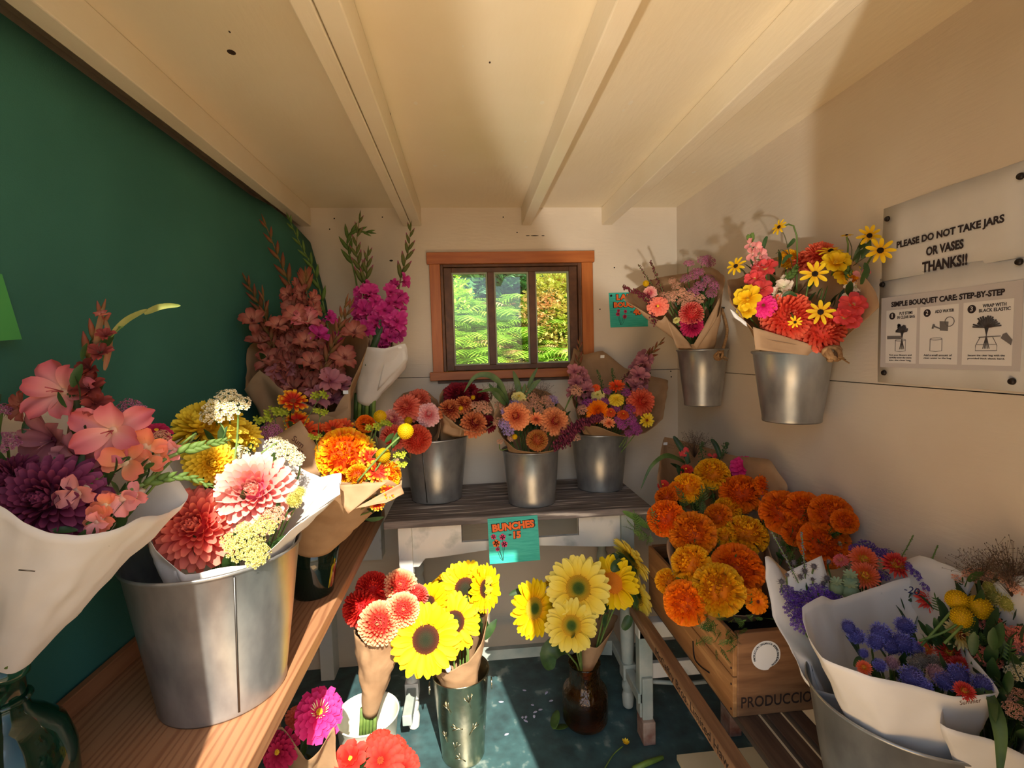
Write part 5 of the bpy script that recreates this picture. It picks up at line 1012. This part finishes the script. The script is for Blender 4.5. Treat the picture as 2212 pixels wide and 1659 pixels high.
b.many('rud', 'rud', [(1774,673,30,1.10),(1762,590,30,1.13),(1904,539,31,1.08),(1880,507,26,1.10)], 1.1, f=(-.45,-.9,.1)); b.fl('rud', 'rud', 1796, 536, 1.2, 30, f=(-.2,-.45,.9)); b.fl('rud', 'rud', 1680, 489, 1.27, 19, f=(-.9,-.3,.25)); b.fl('rud', 'rud', 1587, 572, 1.28, 23, f=(-.8,-.5,.45)); b.fl('rud', 'rud', 1718, 697, 1.10, 15, f=(-.4,-.8,-.3)); b.fl('rud', 'rud', 1829, 505, 1.2, 14, f=(-.2,-.3,.9))
b.many('cosmos', 'rud', [(1806,562,34,1.16),(1614,642,32,1.18),(1612,668,24,1.18),(1830,590,28,1.16)], 1.17)
b.many('cosmos', 'sncoral', [(1652,575,28,1.24),(1640,622,30,1.19),(1630,600,22,1.22),(1845,655,30,1.10),(1826,682,26,1.10),(1840,690,24,1.10)], 1.2); b.many('zin', 'mag', [(1649,659,28,1.18),(1855,640,18,1.12)], 1.18, c='brown'); b.many('dahlia', 'deepcoral', [(1770,543,36,1.28),(1742,558,28,1.29)], 1.28); b.many('dahlia', 'gold', [(1706,553,22,1.32),(1850,600,22,1.18)], 1.3)
b.spike([(1650,610,1.26),(1640,565,1.27),(1628,535,1.28),(1622,512,1.28)], 'snap', 'snpink', 7, 18, f0=.1, f1=.8, budn=6, name='snapdragon'); b.spike([(1685,640,1.2),(1695,610,1.2),(1712,590,1.21),(1722,575,1.22)], 'snap', 'snwhite', 5, 18, f0=0, f1=.4, budn=9, name='snapdragon'); b.spike([(1845,650,1.14),(1842,620,1.14),(1830,585,1.15),(1816,572,1.16)], 'snap', 'snwhite', 5, 18, f0=0, f1=.45, budn=9, name='snapdragon'); b.fl('snap', 'snwhite', 1692, 618, 1.18, 20); b.fl('snap', 'snpink', 1862, 592, 1.16, 18)
for q in ([(1716,600,1.28),(1708,560,1.28),(1695,510,1.27),(1684,495,1.27)], [(1835,590,1.2),(1840,540,1.2),(1832,515,1.2)], [(1838,570,1.18),(1858,525,1.14),(1874,512,1.12)], [(1842,575,1.16),(1870,555,1.12),(1896,545,1.09)], [(1640,610,1.26),(1610,590,1.27),(1592,577,1.28)], [(1708,555,1.28),(1690,540,1.28),(1676,548,1.28)]):
    g = G(); g.tube(spline([P(*t) for t in q], 5), .0012, 6); put('stem', g, mat('dark_stem', S(84,80,50), rough=.7), b.o)
for q in ([(1852,540,1.15),(1865,530,1.14),(1880,532,1.13)], [(1700,535,1.27),(1712,522,1.27),(1716,515,1.27)], [(1648,540,1.27),(1652,522,1.27),(1657,510,1.27)], [(1690,570,1.25),(1700,555,1.25),(1712,552,1.25)], [(1690,640,1.16),(1705,632,1.15),(1722,640,1.15)]): b.leaf(q, 9)
b.foliage(120, .04, lo=.68, hi=.97)
# ================================================================== crate of marigolds
b = Bunch('wrapped_bouquet', 'mixed kraft bouquet with a magenta zinnia at the back of the crate', (.84, 1.66, .66))
b.wrap([(1420,1035,1.62),(1450,1090,1.60),(1560,1110,1.58),(1680,1090,1.55),(1702,1062,1.58),(1690,1030,1.66),(1660,992,1.76),(1590,985,1.86),(1520,965,1.92),(1436,944,1.94),(1425,990,1.80)], KRAFT, rb=.04, k=5)
b.price(1437, 958, 1.90, 9, '')
b.fl('zin', 'mag', 1612, 1008, 1.68, 36, f=(-.2,-.7,.7)); b.many('zin', 'dmag', [(1672,1068,24,1.60),(1585,1025,20,1.66)], 1.6); b.many('zin', 'red', [(1482,1012,16,1.70),(1432,1046,14,1.64)], 1.65); b.many('snap', 'sncoral', [(1478,978,13,1.78),(1540,985,12,1.80)], 1.78)
b.airy(1500, 950, 1.80, 30, 90); b.blade([(1480,1000,1.74),(1462,990,1.70),(1435,985,1.68),(1405,1010,1.66),(1384,1058,1.66)], 10); b.leaf([(1490,1000,1.78),(1470,965,1.8),(1455,942,1.82)], 14); b.leaf([(1560,1000,1.78),(1548,965,1.8),(1536,948,1.82)], 12)
for q in ([(1520,1000,1.76),(1515,970,1.78),(1518,955,1.79)], [(1560,990,1.76),(1566,965,1.78),(1572,958,1.79)]): b.plume(q, 12, 'heather', 90, 'bronze_spike')
b.foliage(80, .05, lo=.6, hi=.95)
b = Bunch('marigold_bunch', 'large bunch of orange and golden marigolds in the front of the crate', (.83, 1.42, .60))
b.wrap([(1440,1190,1.40),(1470,1290,1.32),(1560,1330,1.27),(1640,1325,1.25),(1690,1260,1.34),(1660,1140,1.5),(1540,1110,1.56),(1455,1130,1.52)], KRAFT, rb=.06, k=5)
for (c, px, py, r, Y) in (('gold',1539,1016,36,1.60),('gold',1483,1046,34,1.56),('dorange',1600,1056,44,1.52),('dorange',1661,1041,29,1.56),('dorange',1437,1070,24,1.54),('dorange',1433,1112,40,1.48),('orange',1493,1147,48,1.40),('orange',1548,1112,29,1.46),('gold',1572,1092,28,1.50),('gold',1614,1144,44,1.40),('gold',1566,1156,22,1.41),('gold',1486,1212,42,1.34),('dorange',1593,1226,54,1.30),('gold',1441,1252,27,1.36),('gold',1546,1268,54,1.24),('orange',1478,1302,46,1.26)): b.fl('mari', c, px, py, Y, r)
b.fl('zin', 'orange', 1638, 1300, 1.22, 29, f=(.0,-.9,.35), c='brown')
b.many('mari', 'orange', [(1462,1055,20,1.55),(1625,1062,22,1.54)], 1.55)
for q in ([(1400,1140,1.46),(1375,1120,1.46),(1345,1104,1.46)],): 
    b.leaf(q, 15, LEAFM, 'marigold_bud')
b.foliage(90, .045, LEAFM, .72, .98, 'pinnate', .02)
T = [P(x, y, Y) for x, y, Y in ((1380,1130,1.46),(1400,1175,1.42),(1395,1150,1.45),(1555,1350,1.20),(1520,1390,1.18),(1580,1370,1.19),(1545,1385,1.18),(1500,1100,1.5),(1510,1090,1.52),(1610,1335,1.2),(1570,1345,1.2),(1530,1350,1.2))]
b.foliage(60, .04, LEAFM, .93, 1.02, 'pinnate', .014, 'trailing_foliage', tops=T)
b = Bunch('marigold_bunch', 'small bunch of deep orange marigolds in brown paper beside the right wall', (.93, 1.40, .62))
b.wrap([(1650,1145,1.42),(1668,1205,1.34),(1710,1238,1.28),(1780,1230,1.22),(1820,1198,1.21),(1812,1165,1.24),(1770,1140,1.34),(1700,1130,1.44)], KRAFT, rb=.04, k=5)
for (px, py, r, Y) in ((1692,1102,46,1.36),(1736,1098,40,1.33),(1796,1107,42,1.25),(1783,1171,50,1.20),(1722,1148,30,1.30),(1826,1124,26,1.22)): b.fl('mari', 'dorange', px, py, Y, r, f=(-.42,-.72,.55))
b.foliage(60, .045, LEAFM, .7, .98, 'pinnate'); b.foliage(40, .04, LEAF, .6, .95)
# ================================================================== right front bucket
b = Bunch('wrapped_bouquet', 'white-paper bouquet of purple statice and red strawflowers beside the right wall', (.86, .93, .52))
b.wrap([(1652,1204,1.14),(1668,1330,1.06),(1712,1410,.99),(1765,1490,.93),(1850,1500,.88),(1990,1420,.90),(2070,1330,.93),(2105,1260,.97),(2060,1225,1.02),(1990,1200,1.08),(1925,1225,1.10),(1850,1265,1.12),(1760,1300,1.14),(1695,1300,1.15),(1672,1212,1.15)], WPAPER, rb=.05, waist=((RBC[0],RBC[1],.745),.156), k=5)
b.many('straw', 'strorange', [(1868,1206,32,1.03),(1871,1242,33,1.0)], 1.0, f=(-.3,-.75,.6)); b.fl('straw', 'strred', 1940, 1216, .99, 33, f=(-.1,-.5,.85)); b.fl('straw', 'strred', 2016, 1288, 1.05, 36); b.fl('straw', 'strpink', 1815, 1208, 1.05, 17)
b.many('clus', 'purple', [(1873,1178,20,1.08),(1895,1190,20,1.07),(1850,1185,16,1.08),(1990,1236,22,.99),(2013,1262,22,.97),(1737,1292,26,1.02),(1715,1316,24,1.01),(1767,1278,26,1.02),(1715,1290,22,1.03),(1745,1325,26,.99),(1730,1345,24,.98),(1770,1310,22,1.0),(1918,1195,18,1.06),(1905,1240,18,1.01),(1975,1222,18,1.01),(2030,1285,20,.95),(1800,1290,20,1.0),(1700,1275,18,1.04),(1755,1350,20,.97)], 1.0)
b.many('pod', 'pod', [(1838,1254,17,1.01),(1836,1275,18,1.0),(1808,1268,15,1.01)], 1.0, f=(-.3,-.3,.9))
b.many('thist', 'thistle', [(1758,1221,13,1.04),(1714,1214,11,1.07),(1738,1232,12,1.05),(1728,1244,11,1.04),(1688,1254,13,1.06),(1755,1250,9,1.03),(1786,1247,14,1.03),(1778,1258,11,1.03),(1700,1240,9,1.06),(1790,1212,10,1.06)], 1.04)
for q in ([(1725,1260,1.04),(1700,1210,1.07),(1666,1148,1.10)], [(1740,1250,1.05),(1736,1200,1.08),(1731,1148,1.10)]): b.plume(q, 8, 'lavsp', 130, 'lavender_spike')
for q in ([(1940,1215,1.04),(1958,1185,1.05),(1973,1156,1.06)], [(2005,1240,.99),(2015,1205,1.0),(2026,1178,1.0)]): b.plume(q, 6, 'heather', 60, 'green_spike')
b.sheetp([(1700,1235,1.07),(1775,1200,1.08),(1795,1275,1.03),(1705,1300,1.04)], WPAPER, 'white_card', bow=.0, crk=0)
b.foliage(90, .04, lo=.72, hi=.96)
b = Bunch('wrapped_bouquet', 'white-paper bouquet of blue ageratum marked 20 in the right front bucket', (.83, .82, .56))
b.wrap([(1732,1312,.90),(1745,1375,.84),(1775,1420,.80),(1835,1445,.765),(1880,1462,.745),(1960,1478,.725),(2060,1505,.70),(2160,1497,.685),(2110,1430,.74),(2075,1380,.80),(2036,1330,.88),(1968,1247,.98),(1885,1270,.98),(1800,1295,.955),(1775,1287,.945)], WPAPER, rb=.05, waist=((RBC[0],RBC[1],.745),.156), k=6, crk=.0025)
b.price(1975, 1277, .955, 1, ''); text('-20', frame(P(1970, 1276, .925), (.92,-.35,-.2), (.25,-.1,.95)), .022, mat('navy_ink', S(40,36,90), rough=.6), b.o)
text('Summer', frame(P(2096, 1516, .668), (1,-.1,.12), (0,0,1)), .010, mat('stamp_ink', S(92,58,42)), b.o)
b.many('fluff', 'ager', [(1832,1352,20,.86),(1850,1372,22,.85),(1905,1368,30,.85),(1955,1350,24,.87),(1948,1388,30,.83),(1890,1385,22,.84),(1866,1410,13,.81),(1900,1436,17,.78),(1972,1464,30,.74),(1995,1480,22,.73),(2068,1456,32,.74),(2124,1476,26,.71),(1925,1395,22,.83),(2040,1470,24,.735),(1980,1400,18,.82)], .8)
b.many('fluff', 'pinkplume', [(1927,1430,18,.79),(2022,1455,24,.75)], .78); b.many('fluff', 'greyplume', [(1992,1424,24,.80),(2020,1430,22,.79),(1975,1430,16,.80)], .8)
b.many('straw', 'strred', [(2052,1406,30,.80),(2076,1434,24,.77),(2085,1490,22,.70)], .78); b.many('straw', 'strorange', [(1866,1440,17,.78),(1997,1400,20,.82)], .8)
b.leaf([(1845,1440,.79),(1852,1425,.80),(1860,1420,.81)], 10); b.foliage(50, .035, lo=.8, hi=.96)
b = Bunch('wrapped_bouquet', 'bouquet of craspedia, cream strawflower and coral yarrow at the right edge', (.92, .75, .58))
b.wrap([(2030,1562,.69),(2140,1600,.66),(2260,1640,.63),(2420,1560,.60),(2420,1330,.70),(2280,1240,.84),(2160,1250,.90),(2075,1330,.86),(2060,1450,.78)], WPAPER, rb=.05, k=5)
b.many('crasp', 'crasp', [(2069,1294,22,.80),(2113,1308,25,.785),(2078,1331,22,.78)], .79, stem=False)
for q in ([(1990,1395,.80),(2030,1350,.79),(2062,1312,.797)], [(1985,1385,.80),(2040,1365,.785),(2072,1345,.78)], [(2040,1390,.77),(2075,1355,.772),(2104,1328,.783)]):
    g = G(); g.tube(spline([P(*t) for t in q], 5), .0022, 7); put('stem', g, STEM, b.o)
b.fl('straw', 'strcream', 2080, 1372, .78, 36, f=(-.3,-.8,.4), c='brown')
b.many('clus', 'coralyar', [(2120,1410,26,.76),(2140,1425,22,.75),(2136,1340,26,.78),(2175,1372,30,.75),(2195,1385,28,.74),(2150,1365,20,.77),(2055,1296,14,.82),(2212,1370,26,.73)], .76); b.many('clus', 'peachst', [(2075,1246,18,.86),(2100,1240,20,.86),(2125,1238,18,.85),(2185,1250,22,.82),(2200,1265,22,.80)], .85); b.many('clus', 'cream', [(2205,1432,24,.72),(2190,1450,20,.72)], .72); b.many('clus', 'peachst', [(2203,1505,26,.70),(2190,1530,22,.69)], .7)
b.many('fluff', 'ypale', [(2150,1285,28,.80),(2178,1300,26,.79),(2140,1265,20,.83)], .8); b.airy(2190, 1215, .86, 60, 130); b.airy(2120, 1215, .90, 40, 60)
b.blade([(2135,1490,.70),(2152,1540,.66),(2162,1600,.64),(2158,1690,.62)], 26); b.blade([(2130,1500,.70),(2145,1520,.67),(2150,1560,.65)], 16)
b.foliage(240, .042, lo=.74, hi=.97, jit=.028); b.foliage(60, .03, LEAFM, .8, .98, 'pinnate', .03, 'ferny_foliage')
# ================================================================== floor level
b = Bunch('sunflower_bunch', 'kraft-wrapped bunch of bright sunflowers with brown eyes in the tin vase', (SVC[0], SVC[1], .03))
b.wrap([(935,1440,1.64),(960,1455,1.63),(1010,1430,1.62),(1040,1390,1.62),(1056,1322,1.66),(1040,1300,1.76),(980,1260,1.86),(920,1300,1.84),(905,1380,1.74)], KRAFT, rb=.030, base=(SVC[0], SVC[1], .10), waist=((SVC[0], SVC[1], ZF+.325), .090), k=5)
g = G(); p = P(968, 1442, 1.615); g.add([p+Vector((.010*math.cos(a), -.0035, .015*math.sin(a))) for a in [2*PI*i/20 for i in range(20)]], [tuple(range(20))]); put('oval_sticker', g, PRICE, b.o, smooth=False)
b.fl('sun', 'sun', 919, 1383, 1.56, 76, f=(.05,-.88,.42), name='sunflower'); b.fl('sun', 'sun', 984, 1344, 1.62, 60, f=(.25,-.86,.42)); b.fl('sun', 'sun', 1006, 1273, 1.70, 60, f=(.05,-.9,.35)); b.fl('sun', 'sun', 1058, 1272, 1.71, 50, f=(.75,-.65,.2)); b.fl('sun', 'sun', 916, 1302, 1.66, 52, f=(-.55,-.5,.75)); b.fl('sun', 'sun', 955, 1235, 1.80, 44, f=(-.5,.35,.75)); b.fl('sun', 'sun', 1028, 1232, 1.80, 44, f=(.3,.4,.8))
b.foliage(24, .07, lo=.72, hi=.93)
text('Summer', frame(P(1040, 1318, 1.605), (.95,-.3,.2), (-.1,0,1)), .014, mat('stamp_ink', S(92,58,42)), b.o)
b = Bunch('dahlia_bunch', 'kraft-wrapped bunch of red and pale coral dahlias in the white pail', P(798, 1560, 1.68))
b.wrap([(763,1362,1.64),(782,1385,1.60),(803,1396,1.58),(835,1385,1.58),(886,1338,1.60),(890,1300,1.70),(830,1280,1.78),(770,1300,1.76)], KRAFT, rb=.026, base=P(800,1540,1.66), k=5, crk=.007)
for k, px in enumerate((782, 789, 796, 803, 811)):
    g = G(); g.tube([P(px-4, 1612, 1.68+.01*(k % 2)), P(px, 1530, 1.66+.01*(k % 2))], .0065, 8); put('stem', g, STEM, b.o)
b.fl('ball', 'palered', 818, 1347, 1.58, 44, f=(.05,-.86,.45)); b.fl('ball', 'palered', 871, 1317, 1.60, 35, f=(.2,-.86,.45)); b.fl('ball', 'red', 805, 1264, 1.70, 35); b.fl('ball', 'red', 772, 1316, 1.64, 38, f=(-.35,-.8,.3)); b.fl('ball', 'palered', 864, 1265, 1.70, 36, f=(.1,-.8,.55)); b.fl('ball', 'coral', 902, 1284, 1.68, 26)
b.foliage(30, .05, lo=.8, hi=.96); b.price(852, 1362, 1.575, 9, '')
b = Bunch('zinnia_bunch', 'kraft bunch of magenta zinnias on the floor below the shelf edge', P(640, 1720, 1.48))
b.wrap([(560,1590,1.47),(610,1570,1.44),(660,1640,1.38),(690,1620,1.36),(722,1570,1.38),(728,1640,1.40),(740,1720,1.44),(700,1690,1.55),(620,1600,1.6)], KRAFT, rb=.03, k=5)
b.fl('zin', 'mag', 690, 1537, 1.42, 56, f=(.25,-.62,.75), var=0); b.fl('zin', 'dmag', 598, 1625, 1.40, 44, f=(-.2,-.85,.5)); b.fl('zin', 'salmon', 640, 1545, 1.55, 26)
g = G(); p, f_, R_ = b.pts[0]; w = align(f_).to_3x3()
for k in range(16):
    a = k*2.4; g.tube([p+w@Vector((.2*R_*math.cos(a), .2*R_*math.sin(a), .05*R_)), p+w@Vector((.32*R_*math.cos(a), .32*R_*math.sin(a), .42*R_))], [.0022, .0008], 5)
put('stamens', g, mat('pale_stamen', S(240,226,190), rough=.6), b.o); b.foliage(20, .05, lo=.5, hi=.9)
b = Bunch('zinnia_bunch', 'bunch of coral red zinnias at the bottom edge in front of the white pail', P(800, 1760, 1.52))
b.many('zin', 'brick', [(822,1642,54,1.44),(870,1660,40,1.46)], 1.45, f=(.1,-.72,.7), c='brown'); b.fl('cosmos', 'red', 755, 1635, 1.42, 40, f=(.0,-.5,.85)); b.fl('zin', 'brick', 822, 1602, 1.52, 34); b.fl('zin', 'brick', 858, 1612, 1.52, 30); b.foliage(24, .05, lo=.5, hi=.92)
b = Bunch('sunflower_bunch', 'bunch of pale yellow sunflowers with green eyes in the amber glass vase', (AVC.x, AVC.y, .0))
b.wrap([(1262,1390,1.78),(1290,1400,1.76),(1325,1360,1.78),(1335,1330,1.88),(1290,1320,1.94),(1255,1350,1.9)], KRAFT, rb=.022, base=(AVC.x, AVC.y, .16), waist=((AVC.x, AVC.y, ZF+.255), .046), k=5)
b.fl('sun', 'lemon', 1251, 1273, 1.66, 70, f=(-.1,-.93,.3), c='sunlem'); b.fl('sun', 'lemon', 1236, 1353, 1.62, 56, f=(-.05,-.9,.38), c='sunlem'); b.fl('sun', 'sun', 1163, 1316, 1.66, 60, f=(.55,-.8,.25), c='sunlem'); b.fl('sun', 'sun', 1318, 1262, 1.72, 58, f=(-.6,-.75,.2), c='sunor'); b.fl('sun', 'lemon', 1372, 1200, 1.78, 52, f=(.85,.25,.45), c='sunlem'); b.fl('sun', 'lemon', 1388, 1282, 1.76, 48, f=(.9,.15,.1), c='sunlem'); b.fl('sun', 'sun', 1205, 1232, 1.78, 46, f=(-.4,.4,.7))
b.leaf([(1235,1395,1.68),(1205,1395,1.66),(1185,1415,1.65),(1190,1447,1.66)], 44, LEAF); b.leaf([(1330,1240,1.75),(1325,1215,1.76),(1330,1195,1.77)], 26); b.leaf([(1350,1235,1.74),(1335,1220,1.73),(1322,1235,1.72)], 26); b.leaf([(1360,1330,1.76),(1355,1345,1.75),(1345,1360,1.75)], 22)
b.leaf([(1130,1280,1.70),(1118,1278,1.70),(1100,1285,1.70)], 14); b.foliage(36, .07, lo=.72, hi=.94)
# fallen petals and scraps
PT = mat('fallen_petal', S(196,196,226), S(214,214,236), rough=.6, scale=40); r4 = random.Random(9)
for i, (px, py) in enumerate(((1137,1492),(1178,1500),(1186,1515),(1147,1522),(1172,1532),(1152,1540),(1137,1546),(1129,1547),(1154,1551),(1088,1516),(1099,1584),(1140,1560))):
    p = PZ(px, py, ZF+.002); a = r4.uniform(0, 6.28); g = G(); petal(g, p, (math.cos(a), math.sin(a), 0), (0,0,1), r4.uniform(.014, .022), .010, .6, .5, .3, .1)
    tag(put('fallen_petal', g, PT, solid=.0006), 'fallen lilac-white petal on the dark floor left of the amber vase' if px > 1120 else ('fallen petal on the sunlit floor, nearer the tin vase foot' if py > 1550 else 'fallen petal on the sunlit floor close to the table rail'), 'petal', 'petals fallen on the floor')
p = PZ(1200, 1575, ZF+.003); g = G(); petal(g, p, Vector((.35,.9,.12)).normalized(), Vector((-.6,.1,.8)).normalized(), .075, .05, .5, .6, .4, .2, nu=6); petal(g, p, Vector((.9,-.15,.1)).normalized(), Vector((0,.2,1)).normalized(), .05, .04, .5, .6, .3, .1); tag(put('fallen_leaf', g, LEAFM, solid=.0006), 'curled green leaf on the floor at the foot of the amber vase', 'leaf')
g = G(); q = spline([PZ(1305,1662,ZF+.003), PZ(1325,1630,ZF+.003), PZ(1345,1612,ZF+.006)], 6); g.tube(q, .0022, 6); o = put('fallen_flower', g, STEM); tag(o, 'wilted yellow flower on a thin stem lying on the floor by the bench foot', 'flower')
g = G(); ring(g, 9, 1.0, .020, .008, seed=2); g.v = [tuple(Vector(v)+PZ(1352,1608,ZF+.010)) for v in g.v]; put('petals', g, petal_mat('yellow', PAL['yellow']), o)
g = G(); q = [PZ(1368,1662,ZF+.004), PZ(1398,1648,ZF+.005), PZ(1432,1636,ZF+.006)]; g.tube(q, [.010, .010, .007], 8); tag(put('stem_cutting', g, mat('cut_stem', S(120,150,60), S(96,128,50), rough=.5, scale=30)), 'cut green stem lying on the floor at the bottom edge', 'stem')
